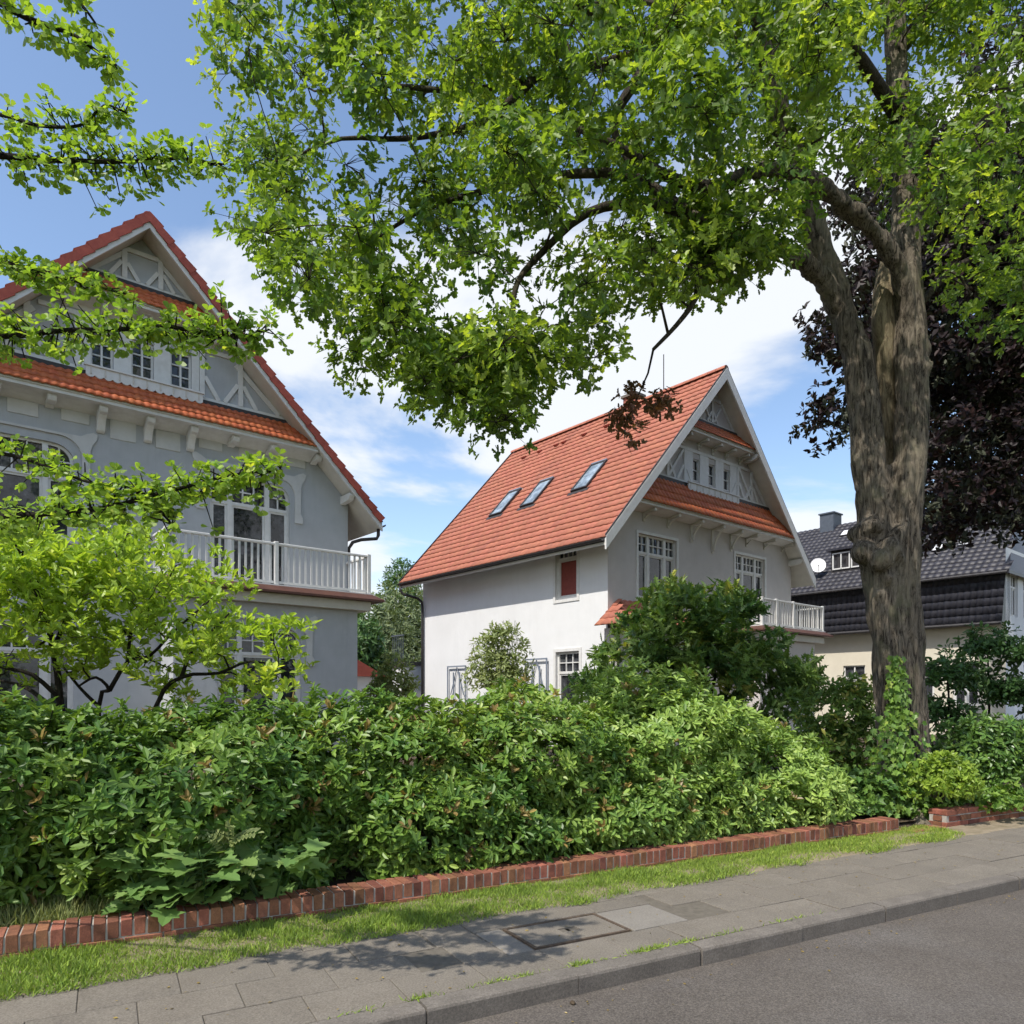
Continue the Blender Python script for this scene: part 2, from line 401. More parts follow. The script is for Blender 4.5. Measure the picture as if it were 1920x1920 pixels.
def cloud_mesh(name, P, A, Nn, L, tpl, tint, wid=1.0):
    tv, tf = TPL[tpl]
    n = len(P); k = len(tv)
    A = nrm(A); Z = Nn - A * np.sum(Nn * A, 1, keepdims=True); Z = nrm(Z); X = np.cross(A, Z)
    L = np.asarray(L).reshape(-1, 1, 1)
    V = P[:, None, :] + L * (tv[None, :, 0:1] * wid * X[:, None, :] + tv[None, :, 1:2] * A[:, None, :] + tv[None, :, 2:3] * Z[:, None, :])
    V = V.reshape(-1, 3).astype(np.float32)
    lens = np.array([len(f) for f in tf]); flat = np.concatenate([np.array(f) for f in tf])
    loops = (np.arange(n)[:, None] * k + flat[None, :]).ravel().astype(np.int32)
    tot = np.tile(lens, n); start = np.concatenate([[0], np.cumsum(tot)[:-1]])
    me = bpy.data.meshes.new(name)
    me.vertices.add(len(V)); me.vertices.foreach_set('co', V.ravel())
    me.loops.add(len(loops)); me.loops.foreach_set('vertex_index', loops)
    me.polygons.add(len(tot)); me.polygons.foreach_set('loop_start', start.astype(np.int32)); me.polygons.foreach_set('loop_total', tot.astype(np.int32))
    at_ = me.attributes.new('tint', 'FLOAT', 'POINT')
    at_.data.foreach_set('value', np.repeat(np.asarray(tint, dtype=np.float32), k))
    me.update(calc_edges=True); me.validate()
    return me
def rosettes(P, axis, n, tilt, L, rs, tint=None, jit=.18, upmix=0.0):
    """n leaves whorled round each shoot tip"""
    m = len(P); a, x, y = orth(axis)
    az = rs.uniform(0, 6.283, (m, 1)) + np.arange(n)[None, :] * 6.283 / n + rs.normal(0, .25, (m, n))
    tl = rs.uniform(tilt[0], tilt[1], (m, n))
    R = np.cos(az)[..., None] * x[:, None, :] + np.sin(az)[..., None] * y[:, None, :]
    D = np.cos(tl)[..., None] * a[:, None, :] + np.sin(tl)[..., None] * R
    Nn = np.sin(tl)[..., None] * a[:, None, :] - np.cos(tl)[..., None] * R
    D = D + rs.normal(0, jit, D.shape); Nn = Nn + rs.normal(0, jit, D.shape)
    if upmix: Nn = Nn + np.array([0, 0, upmix])
    PP = P[:, None, :] + D * .02 * L + rs.normal(0, .015, D.shape) * (L / .1)
    LL = L * rs.uniform(.65, 1.15, (m, n))
    if tint is None: tint = rs.uniform(0, 1, m)
    TT = np.clip(tint[:, None] + rs.normal(0, .12, (m, n)), 0, 1)
    return PP.reshape(-1, 3), D.reshape(-1, 3), Nn.reshape(-1, 3), LL.ravel(), TT.ravel()

class Skel:
    """limb skeleton that grows thin branches out to foliage clumps"""
    def __init__(s, seed=1): s.mb = MB(); s.P = []; s.R = []; s.rs = np.random.RandomState(seed)
    def limb(s, pts, r0, r1, n=8, mesh=True, sub=3):
        pts = [Vector(p) for p in pts]; out = []
        for i in range(len(pts) - 1):
            p0 = pts[max(i - 1, 0)]; p1 = pts[i]; p2 = pts[i + 1]; p3 = pts[min(i + 2, len(pts) - 1)]
            for k in range(sub):
                t = k / sub
                out.append(.5 * ((2 * p1) + (p2 - p0) * t + (2 * p0 - 5 * p1 + 4 * p2 - p3) * t * t + (3 * p1 - p0 - 3 * p2 + p3) * t ** 3))
        out.append(pts[-1])
        m = len(out); rr = [r0 + (r1 - r0) * (i / (m - 1)) for i in range(m)]
        if mesh: s.mb.tube(out, rr, n)
        for p, r in zip(out, rr): s.P.append(tuple(p)); s.R.append(r)
        return out
    def grow(s, centers, r_tip=.006, sag=.15, n=5, rmax=.07):
        centers = np.asarray(centers)
        base = np.array(s.P)
        dist = np.array([np.min(np.linalg.norm(base - c, axis=1)) for c in centers])
        for ci in np.argsort(dist):
            c = centers[ci]; P = np.array(s.P)
            d = np.linalg.norm(P - c, axis=1) + np.maximum(0, P[:, 2] - c[2]) * .35
            j = int(np.argmin(d)); a = P[j]; ln = np.linalg.norm(c - a)
            r0 = min(s.R[j] * .75, rmax, .010 + .013 * ln)
            k = max(3, int(ln / .35) + 2)
            side = np.array(s.rs.normal(0, 1, 3)) * ln * .08
            pts = []; rr = []
            for i in range(k + 1):
                t = i / k
                p = a + (c - a) * t + side * math.sin(math.pi * t) + np.array([0, 0, sag * ln * math.sin(math.pi * t) * .6]) + (s.rs.normal(0, .02, 3) if 0 < i < k else 0)
                pts.append(tuple(p)); rr.append(r0 + (r_tip - r0) * t)
            s.mb.tube(pts, rr, n, caps=False)
            for p, r in zip(pts[1:], rr[1:]): s.P.append(p); s.R.append(r)

def inside(poly, x, y):
    poly = np.asarray(poly); x = np.asarray(x); y = np.asarray(y); r = np.zeros(len(x), bool); j = len(poly) - 1
    for i in range(len(poly)):
        xi, yi = poly[i]; xj, yj = poly[j]
        c = ((yi > y) != (yj > y)) & (x < (xj - xi) * (y - yi) / (yj - yi + 1e-9) + xi)
        r ^= c; j = i
    return r
def ptset(rs, centers, rad_, per):
    """points clustered round clump centres"""
    c = np.repeat(np.asarray(centers), per, axis=0)
    d = nrm(rs.normal(0, 1, c.shape)) * rs.uniform(.25, 1, (len(c), 1)) ** .6
    return c + d * np.asarray(rad_), d
def mass(shape, rs, n, depth=.3, nscale=1.2, namp=.25, seedv=(0, 0, 0), zmin=-.35):
    """points and outward normals over a lumpy ellipsoid ((cx,cy,cz),(rx,ry,rz)), upper part, in a layer of given depth"""
    (c, r) = shape
    d = nrm(rs.normal(0, 1, (n * 2, 3))); d = d[d[:, 2] > zmin][:n]
    k = np.array([1 + namp * mnoise.noise(Vector((q[0] * nscale + c[0], q[1] * nscale + c[1], q[2] * nscale + seedv[2]))) * 1.6 + namp * .5 * mnoise.noise(Vector((q[0] * nscale * 2.7 + 9 + c[0], q[1] * nscale * 2.7, q[2] * nscale * 2.7))) for q in d])
    rr = np.array(r)
    P = np.array(c) + d * rr * k[:, None] * (1 - depth * rs.uniform(0, 1, (len(d), 1)) ** 1.3)
    Nn = nrm(d / rr)
    return P, Nn


# ================================================================== GROUND, ROAD, PAVEMENT
def sheet(name, u0, u1, v0, v1, z, mat, kind='structure'):
    mb = MB(); mb.quad(st(u0, v0, z), st(u1, v0, z), st(u1, v1, z), st(u0, v1, z))
    return tag(mb.build(name, mat), kind=kind)
sheet('ground', -900, 900, -900, 900, -.30, 'lawn')
sheet('road', -60, 90, -5.0, 3.715, -.122, 'asphalt')
# garden ground, gently uneven
gm = MB(); nu, nv = 46, 40
for j in range(nv + 1):
    for i in range(nu + 1):
        u = -30 + 80 * i / nu; v = 5.86 + 70 * (j / nv) ** 1.8
        gm.v.append(st(u, v, .06 + .05 * mnoise.noise(Vector((u * .7, v * .7, 0)))))
for j in range(nv):
    for i in range(nu):
        a = j * (nu + 1) + i; gm.f.append((a, a + 1, a + nu + 2, a + nu + 1))
tag(gm.build('garden_ground', 'soil', smooth=True), kind='structure')

pave = tag(MB().box(-12, 40, 3.84, 5.33, -.25, -.008).build('pavement', 'joint'), kind='structure')
pave.rotation_euler = (0, 0, SA)
PW, PD = .52, .365
slab_meshes = []
for k in range(4):
    w, d = PW - .006, PD - .006
    mb = MB().box(-w / 2, w / 2, -d / 2, d / 2, -.05, 0)
    me = mb.mesh('paving_slab'); bm = bmesh.new(); bm.from_mesh(me)
    bmesh.ops.recalc_face_normals(bm, faces=bm.faces)
    bmesh.ops.bevel(bm, geom=[e for e in bm.edges if all(v.co.z > -.01 for v in e.verts)], offset=.003, segments=1, affect='EDGES')
    bm.to_mesh(me); bm.free(); me.materials.append(M['slab']); slab_meshes.append(me)
MH = (2.53, 3.31, 4.25, 4.69)                     # inspection cover
for row, (v0, off) in enumerate(((3.85, .96), (4.215, .66), (4.58, .37), (4.945, .10))):
    for i in range(-7, 24):
        u0 = off + i * PW; uc = u0 + PW / 2; vc = v0 + PD / 2
        if uc > 13: continue
        if uc + PW / 2 > 1.98 and uc - PW / 2 < 3.87 and MH[2] - .02 < vc < MH[3] + .1: continue
        o = link('paving_slab', slab_meshes[(i + row) % 4], None, pave, (uc, vc, random.uniform(-.004, .003)), (random.uniform(-.004, .004), random.uniform(-.004, .004), random.uniform(-.004, .004)))
# pieces cut to fit around the cover
def slab_piece(u0, u1, v0, v1, mat, z=0, name='paving_slab', par=None):
    return MB().box(u0 + .004, u1 - .004, v0 + .004, v1 - .004, -.05, z).build(name, mat, par or pave, bevel=.004)
slab_piece(1.98, 2.30, 4.215, 4.58, 'slab'); slab_piece(1.95, 2.29, 4.58, 4.945, 'slab')
slab_piece(2.30, 2.50, 4.22, 4.72, 'pale_slab', .001); slab_piece(3.34, 3.86, 4.22, 4.70, 'pale_slab', .001)
slab_piece(2.29, 3.36, 4.73, 4.945, 'slab'); slab_piece(3.36, 3.90, 4.71, 4.945, 'slab')
slab_piece(2.50, 3.34, 4.19, 4.222, 'slab', -.003)
# inspection cover
mh = empty('inspection_cover', st(2.92, 4.47, 0), SA, 'rectangular concrete inspection cover in a rusty iron frame, set into the pavement', 'manhole cover')
fr = MB(); a, b, w = .405, .235, .022
for q in ((-a, a, -b, -b + w), (-a, a, b - w, b), (-a, -a + w, -b + w, b - w), (a - w, a, -b + w, b - w)): fr.box(*q, -.05, .004)
fr.build('frame', 'iron', mh)
pl = MB(); x, y, hx, hy = a - w - .006, b - w - .006, .075, .04
ox, oy = .02, .005
pl.box(-x, x, oy + hy, y, -.05, .001).box(-x, x, -y, oy - hy, -.05, .001).box(-x, ox - hx, oy - hy, oy + hy, -.05, .001).box(ox + hx, x, oy - hy, oy + hy, -.05, .001)
pl.build('cover_plate', 'slab', mh)
hd = MB().box(ox - hx, ox + hx, oy - hy, oy + hy, -.05, -.022).box(ox - .012, ox + .012, oy - hy, oy + hy, -.022, -.008)
hd.build('lifting_recess', 'iron', mh)

# kerb
kerb = tag(MB().box(-14, 60, 3.725, 3.84, -.3, -.02).build('kerb', 'kerb'), kind='structure'); kerb.rotation_euler = (0, 0, SA)
ks = []
for k in range(3):
    mb = MB(); r = .018
    prof = [(3.713, -.25), (3.708, -.02), (3.714, -.006), (3.728, .002), (3.838, .004), (3.838, -.25)]
    mb.yz([(p[0], p[1]) for p in prof], .004, .988)
    me = mb.mesh('kerbstone'); bm = bmesh.new(); bm.from_mesh(me); bmesh.ops.recalc_face_normals(bm, faces=bm.faces); bm.to_mesh(me); bm.free()
    me.materials.append(M['kerb']); ks.append(me)
for i in range(-7, 18):
    link('kerbstone', ks[i % 3], None, kerb, (1.52 + i * .992, random.uniform(-.004, .004), random.uniform(-.004, .003)), (0, 0, random.uniform(-.003, .003)))
# verge under the grass: wavy edge towards the slabs
vm = MB()
def edge_v(u): return 4.98 + .035 * u * .35 + .07 * mnoise.noise(Vector((u * 1.6, 0, 4))) + .03 * mnoise.noise(Vector((u * 6, 0, 4)))
for i in range(280):
    u0 = -3 + i * .05; u1 = u0 + .05
    vm.quad((u0, edge_v(u0), -.012), (u1, edge_v(u1), -.012), (u1, edge_v(u1) + .07, .008), (u0, edge_v(u0) + .07, .008))
    vm.quad((u0, edge_v(u0) + .07, .008), (u1, edge_v(u1) + .07, .008), (u1, 5.335, .010), (u0, 5.335, .010))
    vm.quad((u0, 5.335, .010), (u1, 5.335, .010), (u1, 5.72, .02), (u0, 5.72, .02))
vg = tag(vm.build('verge_ground', 'sand'), kind='structure'); vg.rotation_euler = (0, 0, SA)

# ------------------------------------------------------------------ brick garden walls
def brick_mesh(l, w, h, k):
    rs = random.Random(k)
    mb = MB().box(-l / 2, l / 2, -w / 2, w / 2, -h / 2, h / 2)
    me = mb.mesh('brick'); bm = bmesh.new(); bm.from_mesh(me); bmesh.ops.recalc_face_normals(bm, faces=bm.faces)
    for v in bm.verts: v.co += Vector((rs.uniform(-.0025, .0025), rs.uniform(-.004, .004), rs.uniform(-.003, .003)))
    bmesh.ops.bevel(bm, geom=bm.edges[:], offset=.0035, segments=1, affect='EDGES')
    bm.to_mesh(me); bm.free(); me.materials.append(M['brick']); return me
soldier = [brick_mesh(.069, .24, .115, k) for k in range(5)]
stretch = [brick_mesh(.235, .112, .066, 20 + k) for k in range(4)]
gw = empty('garden_wall', st(0, 0, 0), SA, 'long low red brick edging wall capped with upright bricks below the dark hedge', 'brick wall')
def wv(u): return 5.655 + .012 * mnoise.noise(Vector((u * .8, 1, 0)))
def wz(u): return .012 * mnoise.noise(Vector((u * .9, 7, 0)))
core = MB()
i = 0; u = -1.6
while u < 8.66:
    core.box(u - .042, u + .042, wv(u) + .0075, wv(u) + .232, -.1, .158 + wz(u))
    link('brick', soldier[i % 5], None, gw, (u, wv(u) + .12 + random.uniform(-.003, .003), .112 + wz(u) + random.uniform(-.004, .004)), (random.uniform(-.01, .01), random.uniform(-.012, .012), random.uniform(-.01, .01)))
    u += .0815; i += 1
u = -1.6
while u < 8.6:
    link('brick', stretch[i % 4], None, gw, (u + .1, wv(u) + .05, .016 + wz(u)), (0, 0, random.uniform(-.006, .006)))
    u += .245; i += 1
core.build('mortar', 'mortar', gw)
gw2 = empty('garden_wall', st(9.43, 5.54, 0), SA, 'low red brick garden wall starting right of the big tree trunk', 'brick wall')
MB().box(.008, 5.9, .008, .232, -.1, .219).build('mortar', 'mortar', gw2)
half_b = [brick_mesh(.112, .112, .066, 40 + k) for k in range(2)]
for c in range(3):
    z = .036 + c * .0785
    for k in range(24):
        u = .12 + k * .245 + (.06 if c % 2 else 0)
        for vv in (.054, .184):
            link('brick', stretch[(k + c) % 4], None, gw2, (u, vv, z + random.uniform(-.002, .002)), (0, 0, random.uniform(-.01, .01)))
    # end face shows headers
    link('brick', half_b[c % 2], None, gw2, (.045, .12, z), (0, 0, math.pi / 2))
gp = MB().quad(st(8.66, 5.70, -.015), st(9.5, 5.70, -.015), st(9.5, 6.1, .07), st(8.66, 6.1, .07)); tag(gp.build('soil_patch', 'soil'), kind='structure')
flush = empty('brick_threshold', st(9.05, 5.62, 0), SA, 'flush worn bricks across the gap between the two low walls', 'bricks')
for k in range(8):
    link('brick', soldier[k % 5], None, flush, (-.28 + k * .082, random.uniform(-.01, .01), -.03 + random.uniform(-.004, .004)), (0, 0, random.uniform(-.03, .03)))

# small stone lying in the gutter
sm = bmesh.new(); bmesh.ops.create_icosphere(sm, subdivisions=2, radius=.017)
for v in sm.verts: v.co *= 1 + .3 * mnoise.noise(v.co * 60); v.co.z *= .75
me = bpy.data.meshes.new('pebble'); sm.to_mesh(me); sm.free()
g = (1074 - CX) / F * (CAMZ + .12) * F / (1883 - HY); 
Yp = (CAMZ + .12) * F / (1883 - HY)
tag(link('pebble', me, 'soil', None, ((1074 - CX) / F * Yp, Yp, -.11)), 'small dark pebble lying on the road by the kerb', 'pebble')

# ================================================================== HOUSES
HR = math.atan2(.642, .7666)
W_, D_, MID = 10.54, 10.12, 5.27

def wall_panel(mb, outline, holes, fn, depth):
    """flat wall with openings: outline/holes are (a,z) loops, fn(a,z,d) -> xyz, reveals go 'depth' inwards"""
    loops = [outline] + holes
    pts = [p for l in loops for p in l]
    tris = tessellate_polygon([[Vector((a, z, 0)) for a, z in l] for l in loops])
    i = len(mb.v); mb.v += [fn(a, z, 0) for a, z in pts]
    for t in tris: mb.f.append(tuple(i + k for k in t))
    for h in holes:
        n = len(h); j = len(mb.v)
        mb.v += [fn(a, z, 0) for a, z in h] + [fn(a, z, depth) for a, z in h]
        for k in range(n): mb.f.append((j + k, j + (k + 1) % n, j + n + (k + 1) % n, j + n + k))
def rect(a0, a1, z0, z1): return [(a0, z0), (a1, z0), (a1, z1), (a0, z1)]
def arch(a0, a1, z0, z1, r=.42, ry=.36, n=6):
    pts = [(a0, z0), (a1, z0)]
    for k in range(n + 1):
        t = math.pi / 2 * k / n; pts.append((a1 - r + r * math.cos(t), z1 - ry + ry * math.sin(t)))
    for k in range(n + 1):
        t = math.pi / 2 * k / n; pts.append((a0 + r - r * math.sin(t), z1 - ry + ry * math.cos(t)))
    return pts
def inset(loop, d):
    n = len(loop); out = []
    for k in range(n):
        p0 = Vector(loop[k - 1]); p1 = Vector(loop[k]); p2 = Vector(loop[(k + 1) % n])
        e1 = (p1 - p0).normalized(); e2 = (p2 - p1).normalized()
        n1 = Vector((-e1.y, e1.x)); n2 = Vector((-e2.y, e2.x)); b = n1 + n2
        if b.length < 1e-4: b = n1
        b.normalize(); s = d / max(.4, b.dot(n1)); out.append(tuple(p1 + b * s))
    return out
def window(root, fn, loop, cols, transom, grids, mat='white_paint', fw=.06, back=.13, name='window', glass='glass', lower=None, curtain=False):
    """fn(a,z,d): d inwards. cols: list of (a0,a1) lights; transom z or None; grids: per light (nx,ny) of the part above the transom"""
    zs = [p[1] for p in loop]; z0, z1 = min(zs), max(zs)
    inner = inset(loop, fw)
    mb = MB(); n = len(loop)
    f0, f1 = back - .055, back + .02
    for k in range(n):
        k2 = (k + 1) % n
        for (a, b, d0, d1) in ((loop[k], loop[k2], f0, f0),):
            mb.quad(fn(*loop[k], f0), fn(*loop[k2], f0), fn(*inner[k2], f0), fn(*inner[k], f0))
            mb.quad(fn(*inner[k], f0), fn(*inner[k2], f0), fn(*inner[k2], f1), fn(*inner[k], f1))
    def bx(a0, a1, za, zb, d0, d1, m=mb):
        m.prism(rect(a0, a1, za, zb), fn, d0, d1)
    # mullions between lights
    for k in range(len(cols) - 1):
        bx(cols[k][1], cols[k + 1][0], z0 + fw * .5, z1 - fw * .5, f0 - .015, f1)
    if transom:
        for a0, a1 in cols: bx(a0, a1, transom - .04, transom + .04, f0 - .01, f1)
    wobj = mb.build(name, mat, root)
    for (a0, a1), g in zip(cols, grids):
        nx, ny = g
        zt0 = (transom + .04) if transom else z0 + fw
        zt1 = z1 - fw
        cells = []
        # glazing bars of the upper lights
        for i in range(1, nx):
            a = a0 + (a1 - a0) * i / nx
            b = MB(); b.prism(rect(a - .016, a + .016, zt0, zt1), fn, f0 + .01, f1); b.build('glazing_bar', mat, wobj)
        for j in range(1, ny):
            z = zt0 + (zt1 - zt0) * j / ny
            b = MB(); b.prism(rect(a0, a1, z - .016, z + .016), fn, f0 + .012, f1 - .002); b.build('glazing_bar', mat, wobj)
        for i in range(nx):
            for j in range(ny): cells.append((a0 + (a1 - a0) * i / nx, a0 + (a1 - a0) * (i + 1) / nx, zt0 + (zt1 - zt0) * j / ny, zt0 + (zt1 - zt0) * (j + 1) / ny))
        if transom: cells.append((a0, a1, z0 + fw, transom - .04))
        for q, c in enumerate(cells):
            tl = random.uniform(-.010, .010); 
            b = MB(); b.ngon([fn(c[0], c[2], back + tl), fn(c[1], c[2], back - tl), fn(c[1], c[3], back - tl), fn(c[0], c[3], back + tl)])
            b.build('pane', lower if (lower and transom and q == len(cells) - 1) else glass, wobj)
        # sash frame of the lower light
        if transom:
            b = MB()
            za, zb = z0 + fw, transom - .04
            for q in ((a0, a0 + .05, za, zb), (a1 - .05, a1, za, zb), (a0 + .05, a1 - .05, za, za + .05), (a0 + .05, a1 - .05, zb - .05, zb)):
                b.prism(rect(*q), fn, f0 + .015, f1 - .003)
            b.build('sash', mat, wobj)
    return wobj
def tile_mesh(w, l, amp=.022, th=.03, n=6, mat='tile_old', lift=.028):
    """one pantile, x across, y up the slope (0 = lower edge), z out of the slope"""
    mb = MB()
    for k in range(n + 1):
        x = -w / 2 + (w + .012) * k / n
        z = amp * (.5 - .5 * math.cos(2 * math.pi * (k / n + .08)))
        mb.v += [(x, 0, z + lift), (x, l * 1.1, z + .002), (x, 0, z + lift - th)]
    for k in range(n):
        a = 3 * k; b = a + 3
        mb.f += [(a, b, b + 1, a + 1), (a + 2, b + 2, b, a)]
    return mb
def frame3(o, xa, ya):
    xa = Vector(xa).normalized(); ya = Vector(ya).normalized(); za = xa.cross(ya)
    m = Matrix((xa, ya, za)).transposed().to_4x4(); m.translation = Vector(o); return m
def tile_field(root, o, xa, ya, width, length, tw, tl, mat_one, mat_rest, n_single, campos, limits=None, amp=.022, holes=(), name='roof_tile', lift=.028, skip=0):
    """rows of tiles on the plane; the n_single nearest to campos are objects, the rest one mesh"""
    fr = frame3(o, xa, ya); cols = round(width / tw); rows = round(length / tl); tw = width / cols; tl = length / rows
    base = tile_mesh(tw, tl, amp, lift=lift)
    items = []
    for r in range(rows):
        for c in range(cols):
            x = (c + .5) * tw; y = r * tl
            if limits and not (limits(y + tl * .5)[0] <= x <= limits(y + tl * .5)[1]): continue
            if any(h[0] < x < h[1] and h[2] < y + tl * .5 < h[3] for h in holes): continue
            p = fr @ Vector((x, y, 0)); items.append(((p - campos).length, x, y))
    items.sort()
    me = base.mesh(name, True); me.materials.append(M[mat_one])
    for d, x, y in items[:n_single]:
        ob = link(name, me, None, root)
        ob.matrix_local = fr @ Matrix.Translation((x + random.uniform(-.003, .003), y + random.uniform(-.006, .006), random.uniform(0, .004))) @ Matrix.Rotation(random.uniform(-.008, .008), 4, 'Z')
    if items[n_single:]:
        big = MB(); bv = [Vector(v) for v in base.v]
        for d, x, y in items[n_single:]:
            i = len(big.v); t = fr @ Matrix.Translation((x + random.uniform(-.003, .003), y + random.uniform(-.006, .006), random.uniform(0, .004)))
            big.v += [tuple(t @ v) for v in bv]; big.f += [tuple(i + k for k in f) for f in base.f]
        me2 = big.mesh(name + 's', True)
        ob = link(name + '_field', me2, mat_rest, root); ob['kind'] = 'stuff'
    return len(items)

def corbel(root, s, z1, z0, out=.40, w=.17, mat='white_paint'):
    """scrolled plaster corbel"""
    h = z1 - z0
    pr = [(0, z1), (-out, z1), (-out - .04, z1 - .08), (-out, z1 - .16), (-out * .72, z1 - .19), (-out * .5, z1 - .28 * min(1, h / .35)), (-out * .36, z1 - h * .7), (-out * .26, z0 + .04), (-out * .12, z0), (0, z0)]
    mb = MB().yz(pr, s - w / 2, s + w / 2)
    mb.box(s - w / 2 - .03, s + w / 2 + .03, -out - .05, 0, z1 - .002, z1 + .06)
    return mb.build('corbel', mat, root, bevel=.012)
def timber(root, s0, z0, s1, z1, w=.13, y=-.045, mat='white_paint', name='timber'):
    d = Vector((s1 - s0, z1 - z0)); d.normalize(); n = Vector((-d.y, d.x)) * w / 2
    pts = [(s0 + n.x, z0 + n.y), (s0 - n.x, z0 - n.y), (s1 - n.x, z1 - n.y), (s1 + n.x, z1 + n.y)]
    y += random.uniform(-.004, .004)
    return MB().xz(pts, y, .02).build(name, mat, root)
def baluster(mb, s, y, z0, z1, w=.05):
    mb.box(s - w / 2, s + w / 2, y - w / 2, y + w / 2, z0, z1)

def fn_front(y0): return lambda a, z, d: (a, y0 + d, z)
def fn_left(x0): return lambda a, z, d: (x0 + d, a, z)       # wall facing -x; a = depth coordinate

def house(origin, P):
    root = empty('house', (origin[0], origin[1], 0), HR, P['label'], 'house', 'gabled villas behind the hedge')
    inv = Matrix.Rotation(-HR, 4, 'Z') @ Matrix.Translation((-origin[0], -origin[1], 0))
    campos = inv @ Vector((0, 0, CAMZ))
    apz, sl = P['apz'], P['slope']
    zr = lambda s: apz - sl * abs(s - MID)
    OV, GO = .75, .60                       # eaves and gable overhang
    ct = math.hypot(1, sl); nx, nz_ = sl / ct, 1 / ct
    tv = .20 * ct                           # vertical thickness of the roof build-up
    wallmat, sidemat = P['wall'], P['side']
    # --- walls
    fwall = MB()
    out = [(0, -.3), (W_, -.3), (W_, zr(W_) - tv), (MID, apz - tv), (0, zr(0) - tv)]
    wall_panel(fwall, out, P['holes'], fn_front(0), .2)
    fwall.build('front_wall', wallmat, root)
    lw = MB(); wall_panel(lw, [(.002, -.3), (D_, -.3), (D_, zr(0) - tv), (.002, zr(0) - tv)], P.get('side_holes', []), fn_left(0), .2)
    lw.build('side_wall', sidemat, root)
    MB().quad((W_, .002, -.3), (W_, D_, -.3), (W_, D_, zr(W_) - tv), (W_, .002, zr(W_) - tv)).build('side_wall', sidemat, root)
    MB().ngon([(p[0], D_, p[1]) for p in out]).build('rear_wall', sidemat, root)
    # --- roof: sloped boarding with white underside, tiles on top
    for sg in (-1, 1):
        e = MID + sg * (MID + OV)
        rb = MB()
        prof = [(e, zr(e) - .05 * ct), (MID, apz - .05 * ct), (MID, apz - tv + .01), (e, zr(e) - tv + .01)]
        rb.xz(prof, -GO + .03, D_ + GO)
        roof = rb.build('roof', 'soffit', root)
        L = (MID + OV) * ct
        if sg < 0: o, xa, ya = (e, D_ + GO, zr(e) - .05 * ct), (0, -1, 0), (1, 0, sl)
        else: o, xa, ya = (e, -GO, zr(e) - .05 * ct), (0, 1, 0), (-1, 0, sl)
        single = P['single'] if sg < 0 else 0
        tile_field(roof, o, xa, ya, D_ + 2 * GO, L, .30, .335, 'tile_old', 'tile_stuff', single, campos, holes=P.get('skyholes', ()) if sg < 0 else (), amp=.016, lift=.038)
        # bargeboard
        bt = P['barge']
        bb = MB(); q0 = P['verge_h'] * ct
        prof = [(e - sg * .0, zr(e) - q0), (MID, apz - q0), (MID, apz - q0 - bt * ct), (e, zr(e) - q0 - bt * ct)]
        bb.xz(prof, -GO - .03, -GO + .029)
        bb.build('bargeboard', P['barge_mat'], root)
        # verge tiles: stepped side plates
        nvt = round(L / .335); dl = L / nvt
        if P['verge']:
            dx, dz = -sg / ct, sl / ct; nxx, nzz = sg * sl / ct, 1 / ct
            vt = MB()
            def pt(a, h): return (a * dx + nxx * h, a * dz + nzz * h)
            vt.xz([pt(0, -.115), pt(dl * 1.06, -.145), pt(dl * 1.06, .035), pt(0, .085)], -.066, -.035)
            vt.xz([pt(0, .055), pt(dl * 1.06, .008), pt(dl * 1.06, .035), pt(0, .085)], -.0349, .16)
            vme = vt.mesh('verge_tile'); bm = bmesh.new(); bm.from_mesh(vme); bmesh.ops.recalc_face_normals(bm, faces=bm.faces); bm.to_mesh(vme); bm.free(); vme.materials.append(M['tile_red'])
            for k in range(nvt):
                a = k * dl
                link('verge_tile', vme, None, roof, (e + a * dx, -GO + random.uniform(-.006, .002), zr(e) + a * dz + random.uniform(-.004, .004)), (0, random.uniform(-.008, .008), 0))
        else:
            dx, dz = -sg / ct, sl / ct
            for yy in ((-GO - .02), D_ + GO - .02):
                vt = MB(); vt.xz([(e, zr(e) - .05 * ct), (MID, apz - .05 * ct), (MID, apz + .035), (e, zr(e) + .035)], yy, yy + .04)
                vt.build('verge_flashing', 'dark_metal', roof)
        # gutter with downpipe
        gb = MB(); gy0, gy1 = -GO + .05, D_ + GO - .05; gx = e + sg * .075; gz = zr(e) - .07 * ct
        prof = [(gx + .075 * math.cos(t), gz + .075 * math.sin(t)) for t in [math.pi + math.pi * k / 8 for k in range(9)]]
        prof += [(gx + .062 * math.cos(t), gz + .062 * math.sin(t)) for t in [math.pi + math.pi * k / 8 for k in range(8, -1, -1)]]
        gb.xz(prof, gy0, gy1)
        gut = gb.build('gutter', 'dark_metal', root)
        xs = sorted((e, e + sg * .014)); MB().box(xs[0], xs[1], -GO + .031, D_ + GO - .001, zr(e) - .13 * ct, zr(e) - .05 * ct).build('fascia', 'dark_metal', root)
    # ridge tiles
    for k in range(33):
        y = -GO + k * (D_ + 2 * GO) / 33; r = MB(); n = 8; ln = (D_ + 2 * GO) / 33 * 1.05
        prof = [(MID + .13 * math.cos(math.pi * j / n), apz - .06 + .13 * math.sin(math.pi * j / n)) for j in range(n + 1)]
        prof += [(MID + .11 * math.cos(math.pi * j / n), apz - .06 + .11 * math.sin(math.pi * j / n)) for j in range(n, -1, -1)]
        r.xz(prof, y, y + ln); r.build('ridge_tile', P['ridge_mat'], root)
    # purlin ends carrying the gable overhang
    for s in P['purlins']:
        z = zr(s) - tv - .02
        MB().yz([(0, z), (-GO + .06, z), (-GO + .03, z - .07), (-GO + .12, z - .17), (-.25, z - .2), (0, z - .22)], s - .07, s + .07).build('purlin_end', 'white_paint', root)
